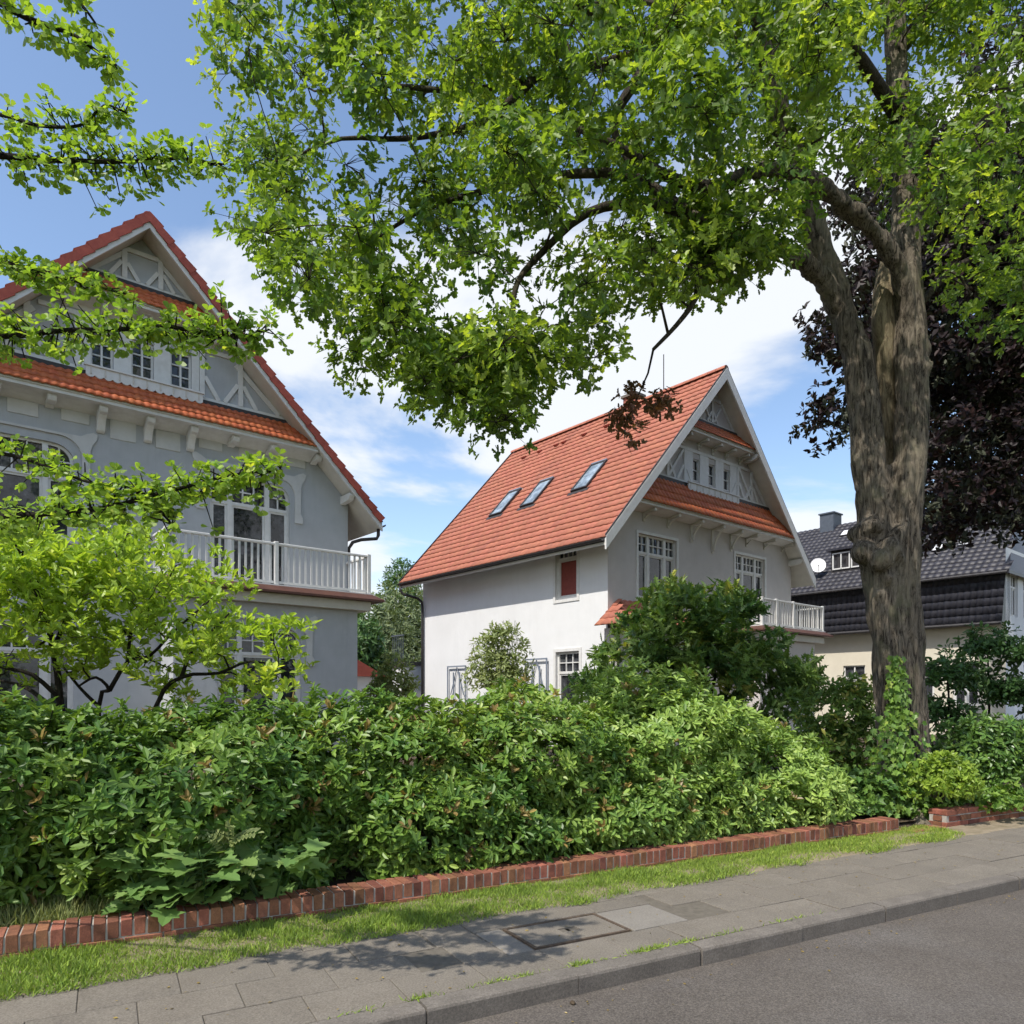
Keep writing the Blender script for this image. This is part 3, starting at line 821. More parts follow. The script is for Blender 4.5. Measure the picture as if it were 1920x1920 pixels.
    # --- skirt roofs across the gable
    for (zb, zt, ob, names) in P['skirts']:
        hb = (apz - tv - zb) / sl + .10; ht = (apz - tv - zt) / sl + .02
        L = math.hypot(ob, zt - zb)
        sk = MB(); 
        sk.v += [(MID - hb, -ob, zb), (MID + hb, -ob, zb), (MID + ht, 0, zt), (MID - ht, 0, zt), (MID - hb, -ob, zb - .05), (MID + hb, -ob, zb - .05), (MID + hb, 0, zb - .05), (MID - hb, 0, zb - .05)]
        sk.f += [(0, 1, 2, 3), (4, 5, 1, 0), (7, 6, 5, 4)]
        skirt = sk.build('skirt_roof', 'soffit', root)
        lim = lambda y, hb=hb, ht=ht, L=L: ((hb - ht) * y / L - .02, 2 * hb - (hb - ht) * y / L + .02)
        tile_field(skirt, (MID - hb, -ob - .03, zb - .02), (1, 0, 0), (0, ob, zt - zb), 2 * hb, L, P['skp'], L / P['skr'] + .001, 'tile_orange', 'tile_orange', 0, campos, lim, amp=.022, name='skirt_tile', lift=.024)
        ft = (zt - zb) / ob; fy = -.09
        fl_ = MB(); fl_.box(MID - ht - .02, MID + ht + .02, fy, -.001, zt + fy * ft + .03, zt + .03); fl_.build('flashing', 'dark_metal', skirt)
        # fascia and cove below
        fb = MB(); fz = zb - .05
        fb.yz([(-ob + .03, fz), (-ob + .03, fz - .07), (-ob * .62, fz - .085), (-ob * .35, fz - .13), (0, fz - P['cove']), (0, fz)], MID - hb + .06, MID + hb - .06)
        fb.build('cornice', 'white_paint', root)
    return root, campos, zr

# ---------------- detail shared by the builders
def surround(root, c, hw, ztop, zleg, y0, hw_out, ear, arch_in, zin):
    """white stucco eared surround above a window: outline mirrored about c"""
    r = [(hw, zleg), (hw_out - .02, zleg), (hw_out, zleg + .04), (hw_out - .01, zleg + .16), (hw_out - .07, zleg + .26), (hw_out - .06, ztop - .42), (hw_out - .02, ztop - .28), (hw_out + ear, ztop - .16), (hw_out + ear + .02, ztop - .04), (hw_out + ear - .06, ztop), (hw_out + ear - .2, ztop - .06), (hw_out - .25, ztop - .13)]
    inn = []
    n = 6
    for k in range(n + 1):
        t = math.pi / 2 * k / n
        inn.append((hw - .46 + .46 * math.cos(t), zin - .42 + .42 * math.sin(t)))
    right = r; poly = [(c + a, z) for a, z in right] + [(c - a, z) for a, z in reversed(right)] + [(c - a, z) for a, z in inn] + [(c + a, z) for a, z in reversed(inn)]
    return MB().xz(poly, y0 - .045, y0 + .01).build('window_surround', 'stucco', root)
def downpipe(root, pts, r=.045):
    return MB().tube(pts, r, 8).build('downpipe', 'dark_metal', root, smooth=True)

# ================= grey villa on the left
WA = arch(1.87, 3.88, 5.14, 7.24); WB = arch(6.80, 8.85, 4.42, 7.24)
WG = arch(1.87, 3.88, 1.2, 3.35)
gw_z0, gw_z1 = 9.10, 9.98
GW = [(4.20, 4.66), (5.03, 5.51), (5.88, 6.36)]
h1_o = (-12.675, 13.727)
H1 = dict(label='grey villa on the left with red verge tiles and long white balcony', apz=12.65, slope=1.0, wall='grey_plaster', side='grey_plaster',
          holes=[WA, WB, WG] + [rect(a, b, gw_z0, gw_z1) for a, b in GW], single=0, barge=.10, verge_h=.125, barge_mat='white_paint', verge=True, ridge_mat='tile_red',
          purlins=[10.38, .16], skirts=[(8.27, 8.92, .57, 0), (10.66, 11.22, .5, 0)], cove=.22, skp=.165, skr=4)
h1, cam1, zr1 = house(h1_o, H1)
f0 = fn_front(0)
window(h1, f0, WA, [(1.93, 2.36), (2.47, 3.29), (3.40, 3.82)], 6.50, [(2, 2), (3, 2), (2, 2)])
window(h1, f0, WB, [(6.86, 7.24), (7.36, 8.20), (8.32, 8.79)], 6.57, [(2, 2), (3, 2), (2, 2)], name='balcony_door')
window(h1, f0, WG, [(1.93, 2.36), (2.47, 3.29), (3.40, 3.82)], 2.7, [(2, 2), (3, 2), (2, 2)])
for a, b in GW: window(h1, f0, rect(a, b, gw_z0, gw_z1), [(a + .045, (a + b) / 2 - .02), ((a + b) / 2 + .02, b - .045)], None, [(1, 3), (1, 3)], fw=.045, back=.10)
surround(h1, 7.825, 1.16, 7.66, 6.30, 0, 1.38, .06, .46, 7.42)
surround(h1, 2.875, 1.16, 7.60, 6.22, 0, 1.38, .06, .46, 7.42)
MB().box(1.80, 3.95, -.07, .02, 5.06, 5.13).build('window_sill', 'stucco', h1)
for s, za in ((1.45, 7.95), (2.43, 7.95), (3.41, 7.95), (4.39, 7.63), (5.37, 7.63), (6.32, 7.63), (7.30, 7.95), (8.27, 7.95), (9.50, 7.95)):
    corbel(h1, s, 8.165, za)
for s0, s1, z0, z1 in ((1.65, 2.22, 7.79, 8.02), (2.65, 3.21, 7.70, 8.0), (3.63, 4.18, 7.76, 8.01), (4.59, 5.13, 7.57, 8.02), (5.55, 6.10, 7.57, 8.0), (6.53, 7.09, 7.79, 8.03), (7.5, 8.09, 7.72, 8.01), (8.51, 9.28, 7.80, 8.04)):
    MB().box(s0, s1, -.022, .01, z0, z1).build('wall_panel', 'stucco', h1, bevel=.006)
# half timbering of the gable
def gable_timber(h, zb1, zm, zb2, zt, posts_mid, posts_top, sl, apz, tv):
    hb = (apz - tv - zb1) / sl; timber(h, MID - hb, zb1 + .05, MID + hb, zb1 + .05, .11)
    hm = (apz - tv - zm) / sl; timber(h, MID - hm + .1, zm, MID + hm - .1, zm, .10, y=-.04)
    for sg in (-1, 1):
        for p in posts_mid:
            timber(h, MID + sg * p, zb1 + .1, MID + sg * p, zm - .04, .12, y=-.055)
            for q in (-1, 1):
                if p < 1.5 and q < 0: continue
                timber(h, MID + sg * (p + q * .07), zb1 + .62, MID + sg * (p + q * .40), zb1 + .10, .10, y=-.05, name='brace')
        o = .16
        timber(h, MID + sg * (hm - .02), zm - o, MID + sg * (hb - o), zb1 + .12, .12, y=-.036)
        for p in posts_top:
            timber(h, MID + sg * p, zb2 + .1, MID + sg * p, zt, .11, y=-.055)
            for q in (-1, 1):
                timber(h, MID + sg * (p + q * .06), zb2 + .46, MID + sg * (p + q * .30), zb2 + .10, .085, y=-.05, name='brace')
        h2 = (apz - tv - zb2) / sl; h3 = (apz - tv - zt) / sl
        timber(h, MID + sg * (h3 - .02), zt - .06, MID + sg * (h2 - .12), zb2 + .1, .10, y=-.036)
    h2 = (apz - tv - zb2) / sl; timber(h, MID - h2, zb2 + .05, MID + h2, zb2 + .05, .10)
    timber(h, MID - .5, zt, MID + .5, zt, .10, y=-.04)
gable_timber(h1, 8.93, 10.2, 11.22, 12.0, (1.33, 2.27), (.385,), 1.0, 12.65, .2 * math.sqrt(2))
for (a, b) in ((4.02, 4.198), (4.662, 5.028), (5.512, 5.878), (6.362, 6.53)):
    MB().box(a, b, -.04, .01, 9.03, 10.13).build('window_panel', 'white_paint', h1)
def flower_box(h, s0, s1, z0, z1, y=-.17):
    n = 14; pts = [(s0, z1), (s0, z0 + .05)]
    for k in range(n):
        a = s0 + (s1 - s0) * k / n; w = (s1 - s0) / n
        pts += [(a + w * .25, z0 + .012), (a + w * .5, z0), (a + w * .75, z0 + .012), (a + w, z0 + .05)]
    pts += [(s1, z1)]
    fb = MB().xz(pts, y, y + .03); fb.box(s0 + .03, s1 - .03, y + .031, -.05, z0 + .06, z1 - .05)
    o = fb.build('flower_box', 'white_paint', h)
    MB().box(s0 - .03, s1 + .03, y - .03, y + .05, z1 + .001, z1 + .04).build('rail', 'white_paint', o)
    for k in range(9):
        a = s0 + .1 + (s1 - s0 - .2) * k / 8
        MB().box(a - .015, a + .015, y - .012, y - .001, z0 + .07, z1 - .01).build('fretwork', 'soffit', o)
flower_box(h1, 4.08, 6.58, 8.80, 9.04)
# brackets below the upper skirt
for s in (3.7, 4.45, 5.27, 6.09, 6.84): corbel(h1, s, 10.5, 10.26, .26, .10)
for (a, b) in ((3.75, 4.38), (4.55, 5.2), (5.36, 6.0), (6.18, 6.75)): MB().box(a, b, -.018, .01, 10.29, 10.42).build('wall_panel', 'soffit', h1)
# projecting ground floor bay with the balcony on top
bay_y = -1.1
bay = MB(); LW = arch(6.62, 8.68, .7, 3.38)
wall_panel(bay, [(5.65, -.3), (10.25, -.3), (10.25, 4.05), (5.65, 4.05)], [LW], fn_front(bay_y), .18)
bay.quad((5.65, bay_y, -.3), (5.65, -.002, -.3), (5.65, -.002, 4.05), (5.65, bay_y, 4.05)); bay.quad((10.25, bay_y, -.3), (10.25, -.002, -.3), (10.25, -.002, 4.05), (10.25, bay_y, 4.05))
bay.build('bay_wall', 'grey_plaster', h1)
window(h1, fn_front(bay_y), LW, [(6.68, 7.10), (7.21, 8.03), (8.14, 8.62)], 2.72, [(2, 2), (3, 2), (2, 2)], name='terrace_door')
surround(h1, 7.65, 1.16, 3.74, 2.46, bay_y, 1.38, .06, .46, 3.56)
def balcony(h, s0, s1, yb, zf, ztop, posts, spacing, edge=.25, lamella=True):
    fl = MB().box(s0 - .05, s1 + .05, yb - .08, -.003, zf - .12, zf); b = fl.build('balcony', 'white_paint', h)
    e = MB()
    # brown metal drip edge sloping outwards
    y0, y1 = yb - .08, yb - edge - .02
    e.v += [(s0 - .05, y0, zf - .03), (s1 + .05, y0, zf - .03), (s1 + .05 + edge, y1, zf - .17), (s0 - .05 - edge, y1, zf - .17), (s0 - .05 - edge, y1, zf - .22), (s1 + .05 + edge, y1, zf - .22), (s1 + .05, -.01, zf - .03), (s1 + .05 + edge, -.01, zf - .17), (s0 - .05, -.01, zf - .03), (s0 - .05 - edge, -.01, zf - .17), (s1 + .05 + edge, -.01, zf - .22), (s0 - .05 - edge, -.01, zf - .22)]
    e.f += [(0, 1, 2, 3), (3, 2, 5, 4), (1, 6, 7, 2), (2, 7, 10, 5), (8, 0, 3, 9), (9, 3, 4, 11), (4, 5, 10, 11)]
    e.build('drip_edge', 'copper_brown', b)
    MB().box(s0 + .0, s1 - .0, yb - .06, -.004, zf - .46, zf - .221).build('cornice', 'soffit', b)
    for nm, (a, c, y_) in enumerate(((s0, s1, yb),)):
        MB().box(a, c, y_ - .045, y_ + .045, ztop - .06, ztop).build('top_rail', 'white_paint', b, bevel=.01)
        MB().box(a, c, y_ - .03, y_ + .03, zf + .03, zf + .085).build('bottom_rail', 'white_paint', b)
    for s in (s0 + .03, s1 - .03):
        MB().box(s - .045, s + .045, yb + .046, -.01, ztop - .06, ztop).build('top_rail', 'white_paint', b, bevel=.01)
        MB().box(s - .03, s + .03, yb + .031, -.01, zf + .03, zf + .085).build('bottom_rail', 'white_paint', b)
    for p in posts:
        MB().box(p - .05, p + .05, yb - .05, yb + .05, zf - .002, ztop + .03).build('post', 'white_paint', b, bevel=.008)
    bm_ = MB().box(-.024, .024, -.016, .016, zf + .084, ztop - .058).mesh('baluster'); bm_.materials.append(M['white_paint'])
    n = int((s1 - s0) / spacing)
    for k in range(1, n):
        s = s0 + (s1 - s0) * k / n
        if any(abs(s - p) < .075 for p in posts): continue
        link('baluster', bm_, None, b, (s, yb, 0))
    n = int(-yb / spacing)
    for s in (s0 + .03, s1 - .03):
        for k in range(1, n): link('baluster', bm_, None, b, (s, yb * (1 - k / n), 0), (0, 0, math.pi / 2))
    return b
balcony(h1, 5.42, 10.54, -1.25, 4.42, 5.44, (5.46, 7.97, 10.50), .15)
# downpipe swan-neck at the right eaves
downpipe(h1, [(11.25, -.45, 6.40), (11.25, -.45, 6.22), (11.2, -.45, 6.12), (10.8, -.3, 6.06), (10.64, -.1, 6.0), (10.62, .1, 5.85), (10.62, .12, 0)], .05)

# ================= mauve villa in the middle
h2_o = (2.88, 22.0)
V1 = rect(1.38, 3.31, 4.75, 6.80); V2 = rect(6.70, 8.63, 4.12, 6.82)
GV = [(4.16, 4.56), (5.06, 5.46), (5.94, 6.34)]
SW1 = rect(1.30, 2.28, 4.80, 6.42); SW2 = rect(1.20, 2.26, 1.0, 3.12)
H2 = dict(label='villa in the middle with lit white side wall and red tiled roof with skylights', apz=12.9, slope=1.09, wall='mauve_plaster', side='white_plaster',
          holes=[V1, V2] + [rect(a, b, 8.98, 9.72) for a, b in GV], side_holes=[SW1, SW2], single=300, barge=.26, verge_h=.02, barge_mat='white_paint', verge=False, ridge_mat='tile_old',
          purlins=[10.4, .14, 7.3, 3.24], skirts=[(7.68, 8.76, .58, 0), (10.5, 11.07, .5, 0)], cove=.16, skp=.2, skr=4)
# openings in the tile field are given in roof coordinates (x from the far gable, y up the slope)
ct2 = math.hypot(1, 1.09)
sky_boxes = []
for (t0, t1) in ((6.85, 7.62), (4.98, 5.75), (2.28, 3.05)):
    sky_boxes.append((D_ + .6 - t1, D_ + .6 - t0, (1.48 + .75) * ct2, (2.50 + .75) * ct2))
H2['skyholes'] = tuple((a - .03, b + .03, c, d) for a, b, c, d in sky_boxes)
h2, cam2, zr2 = house(h2_o, H2)
GRD = [(2, 2), (3, 2), (2, 2)]
window(h2, f0, V1, [(1.46, 1.87), (1.99, 2.70), (2.82, 3.23)], 6.22, GRD)
window(h2, f0, V2, [(6.78, 7.19), (7.31, 8.02), (8.14, 8.55)], 6.24, GRD, name='balcony_door')
for s0, s1, z0, z1 in ((1.38, 3.31, 4.75, 6.80), (6.70, 8.63, 4.12, 6.82)):
    tm = MB()
    for q in ((s0 - .09, s0, z0, z1 + .09), (s1, s1 + .09, z0, z1 + .09), (s0, s1, z1, z1 + .09)): tm.box(q[0], q[1], -.03, .01, q[2], q[3])
    tm.build('window_trim', 'white_paint', h2)
MB().box(1.25, 3.44, -.1, .02, 4.66, 4.749).build('window_sill', 'white_paint', h2)
for a, b in GV: window(h2, f0, rect(a, b, 8.98, 9.72), [(a + .04, b - .04)], None, [(1, 2)], fw=.04, back=.09)
for (a, b) in ((3.70, 4.158), (4.562, 5.058), (5.462, 5.938), (6.342, 6.75)):
    MB().box(a, b, -.03, .01, 8.88, 9.92).build('window_panel', 'white_paint', h2)
gable_timber(h2, 8.76, 9.96, 11.07, 11.98, (1.55, 2.45), (.0,), 1.09, 12.9, .2 * ct2)
for sg in (-1, 1): timber(h2, MID + sg * .1, 11.2, MID + sg * .5, 11.75, .07, y=-.05, name='brace'); timber(h2, MID + sg * 1.62, 9.9, MID + sg * 2.4, 8.9, .09, y=-.05, name='brace')
flower_box(h2, 3.75, 6.70, 8.55, 8.80)
def bracket(root, s, zt, zb, out):
    mb = MB().box(s - .05, s + .05, -.04, .005, zb, zt).box(s - .05, s + .05, -out, -.041, zt - .1, zt)
    pts = [(-.041, zb + .05)]
    n = 6; o2 = []
    for k in range(n + 1):
        t = k / n; a = (-.05 - (out - .12) * t ** 1.7, zb + .08 + (zt - .12 - zb - .08) * t ** .75); o2.append(a)
    poly = o2 + [(y - .055, z + .0) for y, z in reversed(o2)]
    mb.yz([(y, z) for y, z in poly], s - .035, s + .035)
    return mb.build('bracket', 'soffit', root)
for s, zb in ((.55, 7.25), (1.64, 7.2), (2.85, 7.15), (4.10, 6.85), (5.30, 6.65), (6.42, 6.85), (7.4, 7.15), (8.6, 7.2), (9.85, 7.25)): bracket(h2, s, 7.54, zb, .5)
for s in (3.6, 4.5, 5.3, 6.1, 6.95): bracket(h2, s, 10.36, 10.05, .42)
# side wall windows, one with a red roller blind
fl = fn_left(0)
window(h2, fl, SW1, [(1.38, 2.20)], 6.10, [(4, 1)], lower='red_blind', fw=.08)
window(h2, fl, SW2, [(1.28, 2.18)], 2.45, [(3, 2)], fw=.08)
for z0, z1, t0, t1 in ((4.80, 6.42, 1.30, 2.28), (1.0, 3.12, 1.20, 2.26)):
    tm = MB()
    for q in ((t0 - .1, t0, z0 - .1, z1 + .1), (t1, t1 + .1, z0 - .1, z1 + .1), (t0, t1, z1, z1 + .1), (t0, t1, z0 - .1, z0)): tm.box(-.025, .01, q[0], q[1], q[2], q[3])
    tm.build('window_trim', 'white_paint', h2)
# roof windows
for (x0, x1, y0, y1) in sky_boxes:
    fr_ = frame3((-.75, D_ + .6, zr2(-.75) - .05 * ct2), (0, -1, 0), (1, 0, 1.09))
    w = MB()
    for q in ((x0, x1, y0, y0 + .07), (x0, x1, y1 - .07, y1), (x0, x0 + .07, y0 + .07, y1 - .07), (x1 - .07, x1, y0 + .07, y1 - .07)): w.box(q[0], q[1], q[2], q[3], -.02, .11)
    w.box(x0 - .1, x1 + .1, y0 - .16, y0 - .001, .0, .045)
    o = w.build('roof_window', 'dark_metal', h2); o.matrix_local = fr_
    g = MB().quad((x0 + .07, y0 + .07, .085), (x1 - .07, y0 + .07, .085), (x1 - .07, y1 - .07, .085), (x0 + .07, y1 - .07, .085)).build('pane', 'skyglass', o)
    MB().box(x0 + .02, x1 - .02, y1 - .001, y1 + .06, 0, .12).build('hood', 'zinc', o)
# vent tiles below the ridge
for t in (9.05, 8.02, 7.0, 6.55, 5.4, 4.2, 3.1):
    fr_ = frame3((4.5, t, zr2(4.5)), (0, -1, 0), (1, 0, 1.09))
    o = MB().yz([(-.09, 0), (-.09, .09), (.1, .02), (.1, 0)], -.08, .08).build('vent_tile', 'tile_red', h2); o.matrix_local = fr_
# chimney and mast at the ridge
MB().box(5.45, 5.95, 3.6, 4.2, 11.4, 13.35).build('chimney', 'brick', h2)
MB().box(5.38, 6.02, 3.53, 4.27, 13.351, 13.45).build('chimney_cap', 'kerb', h2)
MB().tube([(5.3, 2.1, 12.6), (5.3, 2.1, 14.3)], .018, 6).build('mast', 'dark_metal', h2)
balcony(h2, 6.35, 10.62, -1.25, 4.15, 5.08, (6.39, 7.30, 8.44, 10.58), .17)
b2 = MB().box(6.5, 10.25, -1.12, -.002, -.3, 3.70).build('bay_wall', 'mauve_plaster', h2)
# corner bay with a small hipped tile roof
cb = MB().box(-.16, 3.4, -.55, -.003, -.3, 3.72); cb.build('corner_bay_wall', 'mauve_plaster', h2)
rf = MB(); a0, a1, c0, c1, ze, zt_ = -.52, 3.75, -.90, .05, 3.78, 4.62
rf.v += [(a0, c0, ze), (a1, c0, ze), (a1 - .9, -.01, zt_), (a0 + .95, -.01, zt_), (a0, c1, ze), (a0 + .95, c1 - .01, zt_)]
rf.f += [(0, 1, 2, 3), (4, 0, 3, 5), (3, 2, 5)]
br_ = rf.build('bay_roof', 'tile_stuff', h2)
tile_field(br_, (a0, c0, ze), (1, 0, 0), (0, .89, zt_ - ze), a1 - a0, math.hypot(.89, .84), .24, .3, 'tile_stuff', 'tile_stuff', 0, cam2, lambda y: (y * .78, 4.7 - y * .74))
tile_field(br_, (a0, c1, ze), (0, -1, 0), (.95, 0, zt_ - ze), c1 - c0, math.hypot(.95, .84), .24, .3, 'tile_stuff', 'tile_stuff', 0, cam2, lambda y: (0, .95 - y * .7))
MB().tube([(a0 + .15, c0 + .02, ze - .03), (a1, c0 + .02, ze - .03)], .05, 8).build('gutter', 'dark_metal', h2)
downpipe(h2, [(-.22, -.62, 3.7), (-.22, -.60, 3.4), (-.22, -.60, 0)], .04)
# downpipe at the far end of the side wall, with swan-neck from the gutter
downpipe(h2, [(-.80, 10.55, 6.1), (-.80, 10.55, 5.95), (-.7, 10.5, 5.82), (-.2, 10.2, 5.66), (-.09, 10.06, 5.5), (-.09, 10.02, 5.2), (-.09, 10.02, 0)], .055)
# low rear annex with railing at the far corner
ax = MB().box(-.6, 3, 10.6, 11.5, -.3, 2.95); ax.build('annex_wall', 'white_plaster', h2)
an = MB().box(-.7, 3.1, 10.5, 11.6, 2.951, 3.1); an.build('annex_roof', 'dark_metal', h2)
rl = MB()
for k in range(6): rl.box(-.65, -.62, 10.6 + k * .16, 10.62 + k * .16, 3.1, 4.15)
rl.box(-.67, -.60, 10.55, 11.5, 4.15, 4.2); rl.build('annex_railing', 'zinc_dark', h2)
# trellises on the white wall: things that hang on it
def trellis(t0, t1, ztop, label):
    T = empty('trellis', (h2_o[0], h2_o[1], 0), HR, label, 'trellis', 'trellises on the white side wall')
    mid = (t0 + t1) / 2
    for k, t in enumerate((t0, t0 + (t1 - t0) * .33, t0 + (t1 - t0) * .67, t1)):
        MB().box(-.10, -.07, t - .025, t + .025, .1, ztop - (.0 if k in (0, 3) else .25)).build('upright', 'zinc', T)
    MB().box(-.10, -.07, t0 + .026, t1 - .026, ztop - .05, ztop).build('crossbar', 'zinc', T)
    MB().box(-.068, -.045, t0, t1, 1.2, 1.25).build('crossbar', 'zinc', T)
    mb = MB()
    for sg in (-1, 1): mb.bar((-.058, mid, ztop - .06), (-.058, mid + sg * (t1 - t0) * .36, ztop - 1.1), .03, .02)
    mb.build('diagonal_brace', 'zinc', T)
trellis(7.1, 8.25, 2.85, 'thin wooden trellis on the white side wall, nearer its far end')
trellis(2.62, 3.68, 2.95, 'thin wooden trellis on the white side wall, beside the lower window')

# ================= dark roofed house on the right
h3_o = (19.55, 29.0)
h3 = empty('house', (h3_o[0], h3_o[1], 0), HR, 'cream house at the right with dark mansard roof and satellite dish', 'house', 'gabled villas behind the hedge')
inv3 = Matrix.Rotation(-HR, 4, 'Z') @ Matrix.Translation((-h3_o[0], -h3_o[1], 0)); cam3 = inv3 @ Vector((0, 0, CAMZ))
L3 = 17.0
wl3 = MB(); sw = [rect(.9, 1.9, 1.3, 3.1), rect(2.6, 3.6, 1.3, 3.1), rect(5.5, 6.5, 1.3, 3.1), rect(9.0, 10.0, 1.3, 3.1)]
wall_panel(wl3, [(0, -.3), (L3, -.3), (L3, 4.7), (0, 4.7)], sw, fl, .2); wl3.build('side_wall', 'cream_plaster', h3)
fw3 = MB(); fwin = [rect(.6, 1.5, 4.9, 6.6), rect(2.2, 3.1, 4.9, 6.6), rect(.6, 1.5, 1.3, 3.2)]
wall_panel(fw3, [(.002, -.3), (10, -.3), (10, 7.6), (.002, 7.6)], fwin, f0, .2); fw3.build('front_wall', 'white_plaster', h3)
MB().box(.3, 10, .3, L3, -.3, 4.6).build('core_wall', 'cream_plaster', h3)
for q in sw: window(h3, fl, q, [(q[0][0] + .06, (q[0][0] + q[1][0]) / 2 - .03), ((q[0][0] + q[1][0]) / 2 + .03, q[1][0] - .06)], 2.55, [(1, 1), (1, 1)])
for q in fwin: window(h3, f0, q, [(q[0][0] + .06, (q[0][0] + q[1][0]) / 2 - .03), ((q[0][0] + q[1][0]) / 2 + .03, q[1][0] - .06)], q[0][1] + 1.2, [(1, 1), (1, 1)])
# mansard face (steep, slightly flared) and upper roof
ms = MB(); ms.v += [(-.45, .0, 4.62), (-.45, L3 + .3, 4.62), (-.02, L3 + .3, 6.62), (-.02, .0, 6.62), (.5, 0, 4.62), (.5, 0, 6.62), (.5, L3 + .3, 4.62)]
ms.f += [(0, 1, 2, 3), (4, 0, 3, 5), (0, 4, 6, 1)]
mans = ms.build('mansard', 'tile_dark', h3)
tile_field(mans, (-.45, L3 + .3, 4.62), (0, -1, 0), (.43, 0, 2.0), L3 + .3, 2.05, .24, .34, 'tile_dark', 'tile_dark_stuff', 260, cam3, amp=.05)
ur = MB(); e0 = -.45
ur.v += [(e0, -.25, 6.62), (e0, L3 + .3, 6.62), (5, L3 - 4.2, 10.85), (5, 1.0, 10.85), (10.4, -.25, 6.62), (10.4, L3 + .3, 6.62), (e0, -.25, 6.5), (e0, L3 + .3, 6.5), (10.4, -.25, 6.5)]
ur.f += [(0, 1, 2, 3), (3, 2, 5, 4), (0, 3, 4), (1, 5, 2), (6, 7, 1, 0), (8, 6, 0, 4)]
up = ur.build('roof', 'tile_dark', h3)
sl3 = (10.85 - 6.62) / 5.45; LL = 5.45 * math.hypot(1, sl3)
tile_field(up, (e0, L3 + .3, 6.62), (0, -1, 0), (1, 0, sl3), L3 + .55, LL, .28, .34, 'tile_dark', 'tile_dark_stuff', 0, cam3, lambda y: (y / LL * 4.5, L3 + .55 - y / LL * 1.25), amp=.03)
MB().tube([(e0 - .03, -.2, 6.56), (e0 - .03, L3 + .2, 6.56)], .07, 8).build('gutter', 'dark_metal', h3)
MB().tube([(-.5, .0, 4.58), (-.5, L3 + .2, 4.58)], .07, 8).build('gutter', 'dark_metal', h3)
SKY3 = ((4.0, 8.3), (1.54, 3.0), (1.67, 2.0))
def on3(s): return 6.62 + (s - e0) * sl3
# dormer
dz = on3(.85) + .05
dm_ = MB(); dm_.box(.75, 2.6, 5.55, 7.45, dz - .6, dz + .95); dorm = dm_.build('dormer', 'dark_metal', h3)
MB().box(.55, 2.8, 5.4, 7.6, dz + .951, dz + 1.05).build('dormer_roof', 'tile_dark', dorm)
for t in (5.63, 6.52):
    q = rect(t, t + .85, dz + .05, dz + .85)
    window(dorm, fn_left(.70), q, [(t + .06, t + .40), (t + .45, t + .79)], None, [(1, 1), (1, 1)], back=.05)
ch = MB().box(4.5, 5.4, 9.2, 9.95, 10.0, 11.45).build('chimney', 'zinc_dark', h3)
MB().box(4.44, 5.46, 9.14, 10.01, 11.451, 11.52).build('chimney_cap', 'zinc_dark', ch)
for s, t in SKY3:
    fr_ = frame3((s, t, on3(s) + .04), (0, -1, 0), (1, 0, sl3))
    o = MB().box(-.22, .22, -.28, .28, 0, .07).build('roof_window', 'dark_metal', h3); o.matrix_local = fr_
    MB().quad((-.17, -.23, .072), (.17, -.23, .072), (.17, .23, .072), (-.17, .23, .072)).build('pane', 'dish', o)
# satellite dish on the roof: stands on the house, so a thing of its own
Rm = Matrix.Translation((h3_o[0], h3_o[1], 0)) @ Matrix.Rotation(HR, 4, 'Z')
dp = Rm @ Vector((.45, 7.95, on3(.45) + .68))
sd = empty('satellite_dish', tuple(Rm @ Vector((.5, 7.95, on3(.5)))), 0, 'white satellite dish on the dark roof beside the dormer', 'satellite dish')
dsh = MB(); n, kk = 20, 4; look = Vector((-.35, -1, .35)).normalized(); zx = look.cross(Vector((0, 0, 1))).normalized(); zy = zx.cross(look)
off = dp - sd.location
for j in range(kk + 1):
    r = .35 * j / kk
    for i in range(n):
        t = 2 * math.pi * i / n; dsh.v.append(tuple(off + zx * r * math.cos(t) + zy * r * 1.08 * math.sin(t) + look * (r * r * .45)))
for j in range(kk):
    for i in range(n): a = j * n + i; b = j * n + (i + 1) % n; dsh.f.append((a, b, b + n, a + n))
dsh.build('dish', 'dish', sd, smooth=True)
MB().tube([(0, 0, -.1), (0, 0, off.z), tuple(off)], .025, 6).build('mast', 'dark_metal', sd)
MB().tube([tuple(off - zy * .35 + look * .08), tuple(off - zy * .2 + look * .45)], .012, 6).build('arm', 'dark_metal', sd)
lp = off - zy * .18 + look * .47
MB().tube([tuple(lp), tuple(lp - look * .09)], .03, 8).build('receiver', 'dish', sd)
# small red roofed outbuilding between the two villas
ob = empty('outbuilding', at(668, 1300, 30)[:2] + (0,), HR, 'low outbuilding with a small red roof between the two villas', 'outbuilding')
MB().box(-2.4, .9, 0, 3, 0, 2.55).build('wall', 'white_plaster', ob)
orf = MB().xz([(-2.8, 2.5), (1.25, 2.5), (-.75, 3.5)], -.3, 3.3); orf.build('roof', 'tile_red', ob)

# ================================================================== VEGETATION
def crown(tree, name, arrs, tpl, mat, wid=1.0, kind='stuff'):
    P, A, Nn, L, T = [np.concatenate(x) for x in zip(*arrs)]
    o = link(name, cloud_mesh(name, P, A, Nn, L, tpl, T, wid), mat, tree)
    if kind: o['kind'] = kind
    return o
def top_tint(P, rs, lo, hi, base=.35, amp=.35):
    z = (P[:, 2] - lo) / (hi - lo)
    return np.clip(base + rs.normal(0, .22, len(P)), 0, 1)

